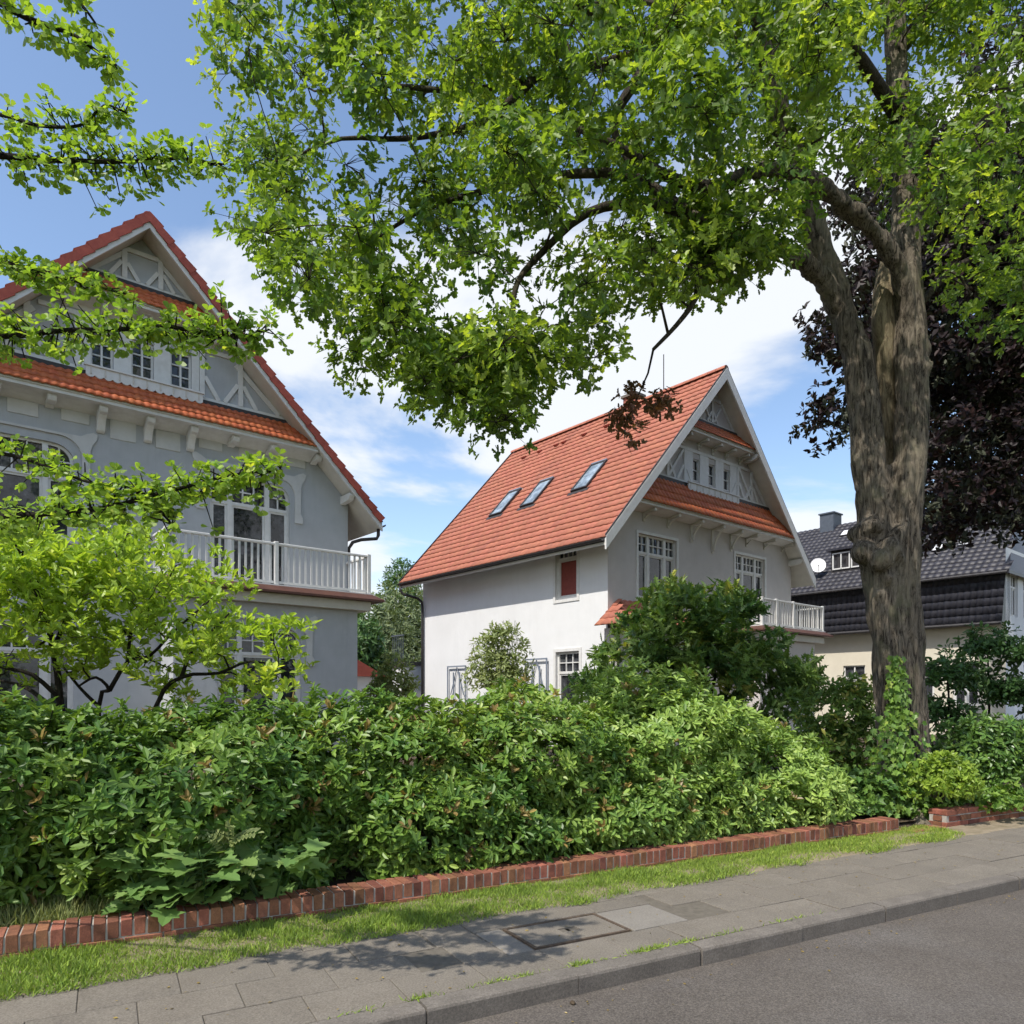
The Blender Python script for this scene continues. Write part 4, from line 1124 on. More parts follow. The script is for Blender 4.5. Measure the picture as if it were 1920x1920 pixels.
# ---------------- the large oak
oak = empty('oak_tree', st(0, 0, 0), 0, 'huge green oak with forked trunk whose crown hangs over the whole street', 'tree')
TY = 10.4
def T3(l, dy=0): return [at(x, y, TY + d + dy) for x, y, d in l]
parts = [   # (pixel path with depth offset, radii)
    ([(1690, 1560, .1), (1685, 1450, .05), (1682, 1330, 0), (1678, 1200, 0), (1662, 1080, 0), (1644, 960, 0), (1624, 860, .02), (1614, 750, .06), (1605, 660, .1), (1582, 590, .15), (1552, 500, .15), (1522, 415, .1), (1498, 330, 0), (1468, 240, -.1), (1440, 130, -.3), (1415, 0, -.5), (1390, -150, -.6), (1375, -320, -.6)],
     [.44, .34, .29, .28, .29, .26, .225, .21, .205, .195, .185, .17, .165, .15, .135, .12, .09, .05]),
    ([(1700, 1560, -.1), (1696, 1450, -.05), (1694, 1330, 0), (1692, 1200, 0), (1684, 1080, -.02), (1690, 960, -.08), (1704, 860, -.12), (1706, 750, -.12), (1704, 650, -.1), (1698, 540, 0), (1697, 430, .1), (1697, 330, .2), (1690, 230, .3), (1682, 100, .4), (1676, -40, .5), (1670, -250, .5), (1668, -420, .5)],
     [.44, .34, .29, .28, .29, .26, .22, .215, .215, .21, .19, .175, .16, .15, .15, .10, .05]),
    # inner pale ridge in the fork and lump on the right stem
    ([(1706, 1060, -.05), (1712, 940, -.1), (1714, 830, -.12), (1714, 720, -.1)], [.11, .12, .11, .10]),
    ([(1668, 1500, -.28), (1664, 1380, -.24), (1660, 1250, -.2), (1650, 1120, -.2), (1638, 1010, -.14)], [.12, .10, .10, .10, .06]),
    ([(1716, 1500, -.25), (1714, 1380, -.2), (1712, 1250, -.2), (1706, 1130, -.2), (1702, 1040, -.16)], [.12, .10, .09, .09, .06]),
    # crossing limb in front
    ([(1712, 720, -.08), (1708, 640, -.14), (1700, 570, -.20), (1686, 510, -.28), (1658, 455, -.42), (1610, 405, -.6), (1550, 358, -.75), (1490, 325, -.9), (1440, 315, -1.1), (1395, 328, -1.3)], [.08, .11, .13, .13, .125, .12, .112, .105, .095, .085]),
    # lower left limb
    ([(1575, 580, .1), (1545, 525, .0), (1505, 492, -.2), (1460, 468, -.5), (1410, 452, -.9), (1360, 440, -1.2), (1290, 400, -1.6)], [.14, .13, .12, .105, .09, .075, .06]),
]
tb = MB()
sk = Skel(5)
for path, rr in parts:
    pts = T3(path)
    pts2 = []; r2 = []
    for i in range(len(pts) - 1):
        for k in range(3):
            t = k / 3; a = Vector(pts[i]); b = Vector(pts[i + 1]); pts2.append(a.lerp(b, t)); r2.append(rr[i] + (rr[i + 1] - rr[i]) * t)
    pts2.append(Vector(pts[-1])); r2.append(rr[-1])
    tb.tube(pts2, r2, 14)
    for p, r in zip(pts2, r2): sk.P.append(tuple(p)); sk.R.append(r)
# root flare and burls
for a in range(6):
    t = a * 1.05 + .3; base = Vector(at(1695, 1540, TY)); base.z = .0
    tb.tube([tuple(base + Vector((math.cos(t) * .85, math.sin(t) * .85, -.1))), tuple(base + Vector((math.cos(t) * .5, math.sin(t) * .5, .18))), tuple(base + Vector((math.cos(t) * .3, math.sin(t) * .3, .7)))], [.10, .17, .16], 8)
def blob(p, r):
    b = bmesh.new(); bmesh.ops.create_icosphere(b, subdivisions=2, radius=r)
    i = len(tb.v); tb.v += [tuple(Vector(p) + v.co) for v in b.verts]; tb.f += [tuple(i + v.index for v in f.verts) for f in b.faces]; b.free()
for (x, y, d, r) in ((1650, 1050, -.27, .19), (1622, 1035, -.14, .19), (1612, 1000, -.08, .14), (1634, 985, -.18, .15), (1686, 1000, -.26, .15), (1668, 1030, -.30, .16), (1708, 1020, -.2, .14), (1680, 1010, -.27, .15), (1700, 985, -.27, .10), (1618, 930, -.04, .10), (1664, 1085, -.27, .10), (1712, 870, -.27, .07), (1731, 690, -.16, .11), (1733, 655, -.12, .09), (1726, 735, -.2, .09), (1702, 905, -.27, .06), (1646, 990, -.22, .10), (1690, 1045, -.28, .09), (1650, 1115, -.25, .08), (1690, 960, -.27, .08)):
    blob(at(x, y, TY + d), r)
tmp = tb.build('trunk_source', 'bark_oak')
md = tmp.modifiers.new('r', 'REMESH'); md.mode = 'VOXEL'; md.voxel_size = .040; md.use_smooth_shade = True
ms_ = tmp.modifiers.new('s', 'SMOOTH'); ms_.factor = .5; ms_.iterations = 2
dg = bpy.context.evaluated_depsgraph_get()
tme = bpy.data.meshes.new_from_object(tmp.evaluated_get(dg)); bpy.data.objects.remove(tmp)
n = len(tme.vertices); co = np.empty(n * 3, np.float32); tme.vertices.foreach_get('co', co); nn = np.empty(n * 3, np.float32)
tme.vertices.foreach_get('normal', nn); co = co.reshape(-1, 3); nn = nn.reshape(-1, 3)
disp = np.array([.07 * mnoise.noise(Vector((c[0] * 3.2, c[1] * 3.2, c[2] * .5))) + .055 * (abs(mnoise.noise(Vector((c[0] * 8, c[1] * 8, c[2] * 1.0)))) - .25) + .025 * mnoise.noise(Vector((c[0] * 16, c[1] * 16, c[2] * 3.5))) for c in co], np.float32)
co += nn * disp[:, None]
tme.vertices.foreach_set('co', co.ravel()); tme.polygons.foreach_set('use_smooth', [True] * len(tme.polygons)); tme.update()
link('trunk', tme, 'bark_oak', oak)
# bare pale wood standing in the fork
dwp = T3([(1670, 930, .16), (1668, 860, .18), (1664, 770, .14), (1660, 690, .10), (1656, 610, .06), (1656, 550, .08), (1668, 480, .15)]); dws = []
for i in range(len(dwp) - 1):
    for k in range(5): dws.append(Vector(dwp[i]).lerp(Vector(dwp[i + 1]), k / 5))
dws.append(Vector(dwp[-1])); dwr = np.interp(np.linspace(0, 6, len(dws)), range(7), [.09, .08, .09, .13, .16, .15, .10])
dw = MB().tube(dws, list(dwr), 20)
dw.v = [tuple(Vector(v) + Vector((1, .6, 0)) * (.05 * mnoise.noise(Vector((v[0] * 5, v[1] * 5, v[2] * 1.6))) + .02 * mnoise.noise(Vector((v[0] * 15, v[1] * 15, v[2] * 6))))) for v in dw.v]
dw.build('dead_wood', 'dead_wood', oak, smooth=True)
# secondary limbs through the crown
for path, r0, r1 in (
    ([(1395, 328, -1.3), (1330, 350, -1.7), (1250, 330, -2.0), (1170, 280, -2.2), (1080, 240, -2.3)], .085, .03),
    ([(1360, 440, -1.2), (1330, 480, -1.3), (1312, 510, -1.4), (1304, 560, -1.5), (1268, 610, -1.6), (1225, 655, -1.8)], .06, .02),
    ([(1290, 400, -1.6), (1200, 380, -1.6), (1100, 400, -1.6), (1020, 470, -1.7), (970, 530, -1.8), (965, 600, -1.9), (1000, 640, -2.0)], .07, .015),
    ([(1290, 400, -1.6), (1180, 330, -1.4), (1040, 330, -1.2), (900, 360, -1.2), (780, 400, -1.3), (680, 470, -1.4)], .075, .015),
    ([(1440, 130, -.3), (1330, 60, -.5), (1220, 95, -.6), (1120, 120, -.7), (1000, 150, -.8), (860, 170, -.9), (720, 160, -1.0), (600, 170, -1.1)], .08, .02),
    ([(1340, -20, -.8), (1260, 40, -1.3), (1200, 75, -1.5), (1130, 40, -1.6), (1070, -10, -1.8), (980, -60, -2.0)], .08, .04),
    ([(1240, 95, -1.4), (1180, 170, -1.8), (1150, 240, -2.0), (1190, 320, -2.1)], .08, .03),
    ([(1000, 150, -.8), (900, 230, -1.0), (760, 260, -1.2), (640, 260, -1.4), (540, 300, -1.5)], .055, .012),
    ([(1415, 0, -.5), (1300, -120, -1.2), (1150, -200, -1.8), (950, -220, -2.2), (750, -180, -2.4), (600, -120, -2.5)], .12, .03),
    ([(1498, 330, 0), (1530, 240, .5), (1510, 150, .9), (1480, 20, 1.2), (1460, -120, 1.4)], .13, .05),
    ([(1510, 150, .9), (1400, 80, 1.8), (1280, 20, 2.4), (1150, 0, 2.8), (1000, 40, 3.0)], .09, .03),
    ([(1697, 430, .1), (1760, 330, .2), (1830, 250, .1), (1900, 180, .0), (1990, 120, -.1)], .14, .04),
    ([(1702, 600, .1), (1770, 520, .5), (1830, 480, .7), (1910, 450, .8), (2000, 440, .8)], .06, .02),
    ([(1682, 100, .4), (1760, 0, .8), (1860, -80, 1.0), (1980, -120, 1.1)], .12, .04),
    ([(1690, 230, .3), (1620, 120, -.4), (1560, 40, -1.0), (1500, -60, -1.5)], .11, .04),
    ([(1740, 520, -.2), (1775, 508, -.4), (1800, 520, -.5), (1820, 552, -.6)], .025, .012),
): sk.limb(T3(path), r0, r1, 8, sub=3)
rs = np.random.RandomState(21)
polyA = [(375, 190), (420, 20), (470, -160), (800, -420), (1300, -520), (1560, -300), (1600, 60), (1590, 330), (1520, 400), (1440, 470), (1360, 520), (1290, 560), (1230, 660), (1150, 720), (1080, 765), (1000, 740), (960, 815), (890, 815), (820, 790), (760, 735), (690, 695), (640, 660), (570, 600), (500, 545), (450, 470), (450, 400), (430, 320), (440, 280), (400, 240)]
polyB = [(1560, -350), (2300, -350), (2500, 300), (2300, 640), (1990, 720), (1900, 690), (1800, 660), (1760, 560), (1745, 400), (1640, 420), (1600, 330), (1560, 100)]
cl = []
def scatter(poly, n, y0, y1, box):
    out = []
    while len(out) < n:
        x = rs.uniform(box[0], box[2], 400); y = rs.uniform(box[1], box[3], 400); ok = inside(poly, x, y)
        for a, b in zip(x[ok], y[ok]):
            lift = max(0, 60 - b) / 580 * 3.6; Y = TY + rs.uniform(y0 + lift, max(y1, y0 + lift + 1.5))
            out.append(at(a, b, Y))
            if len(out) >= n: break
    return out
def clear(c):          # keep the trunk view and the sky pockets of the real crown open
    x = CX + F * c[0] / c[1]; y = HY - F * (c[2] - CAMZ) / c[1]
    if 1540 < x < 1745 and y > 330 and c[1] < TY + .3: return False
    if (x - 1400) ** 2 / 60 ** 2 + (y - 265) ** 2 / 40 ** 2 < 1 and rs.rand() < .7: return False
    if (x - 1030) ** 2 / 70 ** 2 + (y - 560) ** 2 / 60 ** 2 < 1 and rs.rand() < .75: return False
    if x < 1300 and y > 500 and rs.rand() < .30: return False
    if 1440 < x < 1620 and 150 < y < 420 and c[1] < TY + .2 and rs.rand() < .6: return False
    if (x - 830) ** 2 / 30 ** 2 + (y - 20) ** 2 / 60 ** 2 < 1: return False
    if (x - 640) ** 2 / 60 ** 2 + (y - 150) ** 2 / 70 ** 2 < 1 and rs.rand() < .6: return False
    return True
polyE = [(1290, 380), (1440, 370), (1470, 440), (1400, 500), (1320, 540), (1270, 480)]
cE = scatter(polyE, 20, -1.9, -.5, (1260, 360, 1480, 550))
cE += scatter([(760, 665), (860, 635), (1060, 670), (1030, 730), (960, 785), (880, 785), (800, 750)], 16, -2.6, -.8, (740, 620, 1100, 800))
cA = cE + [c for c in scatter(polyA, 355, -3.6, .7, (350, -520, 1620, 840)) if clear(c)]
cB = [c for c in scatter(polyB, 150, -2.2, 2.6, (1540, -360, 2500, 740)) if clear(c)]
polyD = [(1400, -60), (1960, -60), (1960, 640), (1800, 620), (1760, 420), (1660, 330), (1540, 300), (1450, 260)]
cB += [c for c in scatter(polyD, 38, -.6, 1.6, (1400, -60, 1960, 640)) if clear(c)]
cl = np.array(cA + cB)
sk.grow(cl, .006, .10, 5)
allP = []; 
PER = 31
P, d = ptset(rs, cl, (.50, .50, .34), PER)
ax_ = nrm(d * np.array([1, 1, .6]) + np.array([-.12, -.15, .55]))
ct_ = np.repeat(rs.normal(0, .20, len(cl)), PER)
tint = np.clip(.45 + ct_ + rs.normal(0, .14, len(P)) + .15 * d[:, 2], 0, 1)
vx = CX + F * P[:, 0] / P[:, 1]; vy = HY - F * (P[:, 2] - CAMZ) / P[:, 1]
kp = ((vy > -70) & (vx < 1990)) | (rs.rand(len(P)) < .45); P, ax_, tint = P[kp], ax_[kp], tint[kp]
arr = rosettes(P, ax_, 6, (.75, 1.45), .112, rs, tint, .3)
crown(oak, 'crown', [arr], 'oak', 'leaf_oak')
tw = MB()
cc = np.repeat(cl, PER, axis=0)[kp]
for a, b in zip(cc[::3], P[::3]): tw.tube([tuple(a), tuple(a * .45 + b * .55 + np.array([0, 0, .03])), tuple(b)], [.004, .0035, .002], 3, caps=False)
sk.mb.build('branches', 'bark_limb', oak, smooth=True)['kind'] = 'stuff'
tw.build('twigs', 'bark_dark', oak)['kind'] = 'stuff'
# the russet leaves on one low twig, in front of the red roof
rc = np.array([at(x, y, 9.0) for x, y in ((1185, 745), (1160, 790), (1195, 815), (1230, 760), (1175, 770), (1255, 755))])
P, d = ptset(rs, rc, (.16, .16, .16), 12)
crown(oak, 'russet_leaves', [rosettes(P, nrm(d + np.array([0, 0, .3])), 5, (.8, 1.5), .10, rs)], 'oak', 'leaf_copper_twig')
tg = MB(); tg.tube([at(1225, 655, 8.6), at(1215, 700, 8.8), at(1195, 745, 9.0), at(1170, 800, 9.0)], [.015, .012, .008, .004], 5); tg.build('low_twig', 'bark_dark', oak)

# ---------------- ginkgo reaching in from the left
gk = empty('ginkgo_tree', (-5.5, 3.9, 0), 0, 'ginkgo with fan shaped leaves reaching in from the left edge', 'tree')
gs_ = Skel(8)
gl = lambda pts: [Vector(p) - Vector((-5.5, 3.9, 0)) for p in pts]
tr = gs_.limb([(0, 0, -.1), (.05, 0, 1.5), (0, .05, 3), (.05, 0, 5), (0, 0, 7), (0, 0, 9)], .17, .03, 10)
gb = {  # visible branches: (pixel, pixel, depth)
    'a': [(-300, -160, 3.1), (-120, -60, 2.9), (0, 5, 2.8), (60, 38, 2.8), (130, 62, 2.8), (180, 95, 2.8), (218, 122, 2.8)],
    'a2': [(40, -80, 2.9), (110, -30, 2.9), (150, 5, 2.9), (180, 45, 2.9)],
    'b': [(-400, 250, 3.7), (-150, 285, 3.5), (0, 292, 3.45), (100, 300, 3.4), (180, 303, 3.4), (260, 302, 3.4), (330, 297, 3.4), (420, 308, 3.4)],
    'b2': [(-150, 200, 3.6), (0, 215, 3.5), (70, 235, 3.45), (150, 235, 3.4), (195, 198, 3.4), (238, 212, 3.4)],
    'c': [(-400, 560, 3.7), (-150, 610, 3.5), (0, 630, 3.45), (110, 620, 3.4), (220, 618, 3.4), (320, 612, 3.4), (420, 635, 3.4), (505, 618, 3.4)],
    'c2': [(-200, 460, 3.7), (0, 490, 3.6), (70, 510, 3.55), (150, 530, 3.5), (240, 552, 3.5)],
    'd': [(-400, 930, 3.6), (-150, 965, 3.5), (0, 968, 3.45), (100, 962, 3.4), (200, 952, 3.4), (300, 925, 3.4), (380, 905, 3.4), (450, 888, 3.4), (530, 882, 3.4)],
    'd2': [(-200, 830, 3.6), (0, 850, 3.5), (80, 872, 3.5), (170, 905, 3.45), (250, 915, 3.4), (300, 960, 3.4), (325, 985, 3.4)]}
rsg = np.random.RandomState(4)
leafP, leafA, leafN, leafL, leafT = [], [], [], [], []
for key, pts in gb.items():
    w = gl([at(*p) for p in pts])
    r0 = .022 if len(key) == 1 else .013
    start = gs_.limb([Vector((0, 0, w[0].z - .5)), (w[0] * .5 + Vector((0, 0, w[0].z * .5 - .12)))] + w, r0, .004, 6, sub=4)
    # short spurs all along carry tufts of fans
    n_sp = {'a': 46, 'a2': 18, 'b': 170, 'b2': 60, 'c': 230, 'c2': 90, 'd': 215, 'd2': 85}[key]; spread = {'a': .022, 'a2': .018, 'b': .062, 'b2': .045, 'c': .062, 'c2': .04, 'd': .06, 'd2': .05}[key]
    for i in range(n_sp):
        t = (i + rsg.rand()) / n_sp * (len(w) - 2) + 1.0; k = int(min(t, len(w) - 2)); f = t - k
        p = w[k].lerp(w[k + 1], f)
        side = np.array([rsg.normal(0, .3), rsg.normal(0, .7), rsg.normal(.0, .75)]); side /= np.linalg.norm(side)
        ln = abs(rsg.normal(0, spread)) + .012
        tip = np.array(p) + side * ln
        if ln > .03: gs_.mb.tube([tuple(p), tuple(tip)], [.004, .0025], 4, caps=False)
        for q in range(rsg.randint(4, 8)):
            a = rsg.normal(0, 1, 3) + side * .9 + np.array([0, 0, -.45]); a /= np.linalg.norm(a)
            nn_ = np.array([rsg.normal(0, .5), rsg.normal(0, .5) - .25, 1.0])
            leafP.append(tip + rsg.normal(0, .012, 3)); leafA.append(a); leafN.append(nn_); leafL.append(rsg.uniform(.030, .052)); leafT.append(np.clip(rsg.normal(.4, .25), 0, 1))
# the rest of its crown, out of the frame
oc = np.array([(rsg.normal(0, .7) - 1.0, rsg.normal(0, .5) + .3, rsg.uniform(3.6, 9)) for _ in range(55)])
gs_.grow(oc, .004, .05, 4)
P, d = ptset(rsg, oc, (.45, .45, .4), 60)
ok = (CX + F * (P[:, 0] - 5.5) / np.maximum(P[:, 1] + 3.9, .1)) < -40; P, d = P[ok], d[ok]
leafP += list(P); leafA += list(nrm(d + np.array([0, 0, -.5]) + rsg.normal(0, .4, d.shape))); leafN += list(rsg.normal(0, .4, d.shape) + np.array([0, 0, 1])); leafL += list(rsg.uniform(.05, .075, len(P))); leafT += list(rsg.uniform(.1, .8, len(P)))
gs_.mb.build('trunk', 'bark_dark', gk, smooth=True)
LP, LA, LN, LL_, LT = map(np.array, (leafP, leafA, leafN, leafL, leafT))
# the 280 fans nearest the camera are leaves of their own
wp = LP + np.array([-5.5, 3.9, 0]); pxx = CX + F * wp[:, 0] / np.maximum(wp[:, 1], .1)
order = np.argsort(np.where(pxx > 0, wp[:, 1] - LL_ * 20, 99)); single = order[:280]; rest = order[280:]
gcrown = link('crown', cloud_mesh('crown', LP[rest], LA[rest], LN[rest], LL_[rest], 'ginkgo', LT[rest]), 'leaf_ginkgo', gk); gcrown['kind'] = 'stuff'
fans = []
for k in range(4):
    me = cloud_mesh('leaf', np.zeros((1, 3)), np.array([[0, 1., 0]]), np.array([[0, 0, 1.]]), [1.0], 'ginkgo', [.15 + .22 * k]); me.materials.append(M['leaf_ginkgo']); fans.append(me)
for i in single:
    a = Vector(LA[i]).normalized(); z = Vector(LN[i]); z = (z - a * z.dot(a)).normalized(); x = a.cross(z)
    m = Matrix((x, a, z)).transposed().to_4x4() @ Matrix.Scale(LL_[i], 4); m.translation = Vector(LP[i])
    o = link('leaf', fans[int(min(3, LT[i] * 4))], None, gcrown); o.matrix_local = m

# ---------------- rhododendron hedge: separate shrubs
def rhodo(u, v, z, ru, rv, rz, n, mat, label, seed, light=0.5, bronze=.06, L=.125):
    if v > 6.9: v -= .12; rz *= .86; z *= .95
    rs = np.random.RandomState(seed); c = st(u, v, z)
    t = empty('rhododendron', st(u, v, 0), SA, label, 'shrub', 'rhododendrons forming the hedge')
    P, Nn = mass(((0, 0, z), (ru, rv, rz)), rs, int(n * 2.2), .34, 1.7, .30, (0, 0, seed * 3.1), -.8)
    ok = (P[:, 2] > .06) & ((P[:, 1] < .25 * rv) | (P[:, 2] > z + .45 * rz) | (rs.rand(len(P)) < .3)); P, Nn = P[ok], Nn[ok]
    ax = nrm(Nn * .8 + np.array([0, 0, .55]) + rs.normal(0, .25, P.shape))
    br = rs.rand(len(P)) < bronze * .55
    lum = np.array([mnoise.noise(Vector((p[0] * 1.1 + seed, p[1] * 1.1, p[2] * 1.1))) for p in P])
    tint = np.clip(light + lum * .5 + rs.normal(0, .14, len(P)), 0, .95)
    crown(t, 'foliage', [rosettes(P[~br], ax[~br], 8, (.7, 1.5), L * .84, rs, tint[~br], .2)], 'rhodo', mat)
    if br.any(): crown(t, 'young_shoots', [rosettes(P[br] + Nn[br] * .03, ax[br], 7, (.3, 1.0), L * .75, rs, None, .15)], 'rhodo', 'leaf_bronze')
    s = Skel(seed)
    for k in range(6):
        a = rs.uniform(0, 6.28); s.limb([(rs.normal(0, .12), rs.normal(0, .1), 0), (math.cos(a) * ru * .25, math.sin(a) * rv * .25, z * .7), (math.cos(a) * ru * .5, math.sin(a) * rv * .5, z + rz * .35)], .035, .012, 6)
    sel = P[rs.choice(len(P), min(len(P), 140), False)]
    s.grow(sel - Nn[:len(sel)] * .02, .004, .02, 4, .02)
    s.mb.build('stems', 'bark_dark', t, smooth=True)
    return t
rhodo(-1.2, 7.1, .85, 1.55, 1.05, .98, 1500, 'leaf_rhodo', 'dark rhododendron at the left end of the hedge, below the yellow green shrub', 31, .35)
rhodo(.75, 7.05, .80, 1.45, 1.05, 1.02, 1500, 'leaf_rhodo', 'dark rhododendron behind the large leaved saplings', 32, .35)
rhodo(2.55, 7.1, .82, 1.35, 1.1, 1.08, 1500, 'leaf_rhodo', 'rhododendron with bronze shoots in front of the gap between the villas', 33, .45, .10)
rhodo(4.25, 7.15, .82, 1.45, 1.1, 1.06, 1500, 'leaf_rhodo', 'glossy rhododendron below the white side wall', 34, .5, .09)
rhodo(5.9, 7.3, .90, 1.45, 1.2, 1.22, 1700, 'leaf_rhodo_light', 'tallest light green rhododendron in front of the dark yew', 35, .5, .05, .12)
rhodo(7.55, 6.95, .50, 1.25, .95, .88, 1200, 'leaf_rhodo_light', 'low pale green rhododendron at the right end of the hedge', 36, .55, .03, .115)
rhodo(5.1, 6.28, .38, 1.1, .55, .62, 600, 'leaf_rhodo_light', 'short rhododendron bulging over the brick edging, right of the middle', 37, .45, .04, .115)
rhodo(2.9, 6.28, .36, 1.2, .50, .65, 620, 'leaf_rhodo', 'short dark rhododendron bulging over the middle of the brick edging', 38, .45, .05, .12)

rhodo(-1.5, 7.0, .35, 1.1, .6, .6, 620, 'leaf_rhodo', 'low dark rhododendron at the far left behind the rough grass', 39, .4, .04, .12)
rhodo(.9, 6.50, .30, 1.1, .42, .55, 560, 'leaf_rhodo', 'low dark rhododendron directly behind the broad leaved saplings', 40, .4, .04, .12)

rhodo(6.9, 6.22, .25, 1.2, .36, .42, 420, 'leaf_rhodo_light', 'lowest pale rhododendron leaning over the far end of the long brick edging', 41, .5, .03, .11)

# ---------------- generic leafy shrub / tree
def leafy(name, base, label, cat, shapes, tpl, mat, n, L, seed, group=None, per=6, tilt=(.7, 1.5), trunk=None, bark='bark_dark', light=.45, depth=.45, namp=.3, up=.4, wid=1.0, jit=.3, nscale=1.4, fill=.0, leafname='crown', grow=60, skelr=.06):
    rs = np.random.RandomState(seed); t = empty(name, base, 0, label, cat, group)
    arrs = []; pts = []
    vol = [s[1][0] * s[1][1] + s[1][0] * s[1][2] for s in shapes]; tot = sum(vol)
    for s, v in zip(shapes, vol):
        P, Nn = mass(s, rs, int(n * v / tot) + 4, depth, nscale, namp, (0, 0, seed))
        ok = P[:, 2] > .03; P, Nn = P[ok], Nn[ok]
        ax = nrm(Nn + np.array([0, 0, up]) + rs.normal(0, .3, P.shape))
        tint = np.clip(light + rs.normal(0, .2, len(P)), 0, 1)
        arrs.append(rosettes(P, ax, per, tilt, L, rs, tint, jit)); pts.append(P)
    crown(t, leafname, arrs, tpl, mat, wid)
    s = Skel(seed)
    if trunk is None:
        c = shapes[0][0]; trunk = [[(0, 0, -.05), (c[0] * .4, c[1] * .4, c[2] * .5), (c[0], c[1], c[2])]]
    for tr in trunk: s.limb(tr, skelr, skelr * .4, 8)
    al = np.concatenate(pts); s.grow(al[rs.choice(len(al), min(grow, len(al)), False)], .004, .03, 4, .03)
    s.mb.build('trunk', bark, t, smooth=True)
    return t

# yellow green magnolia at the left: traced stems, leaf tufts at the ends
mg = empty('magnolia_shrub', at(150, 1330, 8.4)[:2] + (0,), 0, 'yellow green open branched shrub at the left in front of the grey villa', 'shrub')
mo = Vector(at(150, 1330, 8.4)[:2] + (0,)); msk = Skel(14); rsm = np.random.RandomState(14)
def ml(l): return [Vector(at(x, y, 8.4 + d)) - mo for x, y, d in l]
for path, r0, r1 in (
    ([(125, 1600, 0), (112, 1310, 0), (100, 1220, 0), (84, 1150, -.1), (60, 1090, -.2), (40, 1040, -.3)], .075, .03),
    ([(100, 1220, 0), (80, 1130, .2), (70, 1070, .3), (62, 1020, .4)], .05, .02),
    ([(190, 1600, .1), (185, 1325, .1), (205, 1295, .0), (180, 1270, -.1), (150, 1285, -.1)], .05, .02),
    ([(185, 1325, .1), (150, 1290, .2), (118, 1250, .3)], .04, .02),
    ([(112, 1310, 0), (60, 1265, -.2), (0, 1250, -.3), (-60, 1220, -.3)], .05, .02),
    ([(90, 1320, 0), (40, 1285, .3), (-40, 1270, .4)], .05, .02),
    ([(210, 1600, .2), (290, 1330, -.1), (340, 1270, -.2), (410, 1262, -.3), (470, 1240, -.4), (540, 1255, -.5)], .05, .015),
    ([(340, 1270, -.2), (360, 1220, -.1), (400, 1180, -.1), (430, 1150, 0)], .04, .015),
    ([(205, 1295, 0), (240, 1240, 0), (280, 1230, -.1), (330, 1180, -.2), (400, 1120, -.3)], .045, .015),
    ([(100, 1220, 0), (130, 1150, .1), (180, 1090, .1), (220, 1040, 0), (240, 1000, 0)], .045, .015),
    ([(240, 1240, 0), (250, 1170, .3), (300, 1110, .3), (330, 1060, .2)], .035, .012)):
    msk.limb(ml(path), r0 * .6, r1 * .6, 7)
polyM = [(-120, 1010), (20, 985), (80, 975), (180, 960), (250, 965), (300, 1010), (330, 1060), (400, 1040), (435, 1080), (460, 1130), (505, 1140), (490, 1180), (555, 1190), (530, 1230), (575, 1262), (500, 1290), (420, 1300), (330, 1300), (250, 1260), (200, 1240), (120, 1260), (60, 1230), (0, 1290), (-150, 1280)]
mc = []
while len(mc) < 150:
    x, y = rsm.uniform(-150, 580), rsm.uniform(950, 1310)
    if inside(polyM, [x], [y])[0]: mc.append(np.array(at(x, y, 8.4 + rsm.uniform(-1.0, 1.0))) - np.array(mo))
mc = np.array(mc); msk.grow(mc, .005, .06, 5, .03)
P, d = ptset(rsm, mc, (.32, .32, .22), 14)
tint = np.clip(np.repeat(rsm.normal(.45, .18, len(mc)), 14) + rsm.normal(0, .12, len(P)), 0, 1)
crown(mg, 'crown', [rosettes(P, nrm(d * .5 + np.array([0, 0, 1.0])), 6, (.35, 1.25), .118, rsm, tint, .24)], 'mag', 'leaf_magnolia')
msk.mb.build('stems', 'bark_dark', mg, smooth=True)

# dark yew in front of the middle villa: loose, arching sprays
yb = at(1310, 1305, 16.0); yo = np.array((yb[0], yb[1], 0)); rel = lambda x, y, Y, b: tuple(np.array(at(x, y, Y)) - np.array((b[0], b[1], 0)))
yew = empty('yew_tree', (yb[0], yb[1], 0), 0, 'dark loose yew in front of the middle villa', 'tree'); rsy = np.random.RandomState(51); ysk = Skel(51)
for k in range(6):
    a_ = k * 1.05; ysk.limb([(math.cos(a_) * .1, math.sin(a_) * .1, -.05), (math.cos(a_) * .5, math.sin(a_) * .4, 1.2), (math.cos(a_) * 1.2, math.sin(a_) * .9, 2.2)], .09, .03, 7)
polyY = [(1095, 1290), (1105, 1240), (1150, 1225), (1160, 1175), (1205, 1165), (1215, 1125), (1258, 1095), (1285, 1125), (1330, 1110), (1352, 1105), (1390, 1135), (1425, 1150), (1440, 1195), (1490, 1225), (1535, 1260), (1500, 1330), (1420, 1380), (1150, 1380)]
yc = []
while len(yc) < 150:
    x, y = rsy.uniform(1085, 1545), rsy.uniform(1080, 1380)
    if inside(polyY, [x], [y])[0]:
        dd = rsy.uniform(-1.5, 1.3); yc.append(np.array(at(x, y, 16 + dd)) - yo)
yc = np.array(yc); ysk.grow(yc, .006, .05, 5, .03)
P, d = ptset(rsy, yc, (.34, .34, .26), 15)
out_ = nrm(P - np.array([0, 0, 1.6]))
tint = np.clip(np.repeat(rsy.normal(.42, .24, len(yc)), 15) + rsy.normal(0, .1, len(P)), 0, 1)
crown(yew, 'crown', [rosettes(P, nrm(d * .6 + out_ + np.array([0, 0, .35])), 4, (.25, 1.2), .29, rsy, tint, .25)], 'spray', 'leaf_yew', .9)
ysk.mb.build('trunk', 'bark_dark', yew, smooth=True)
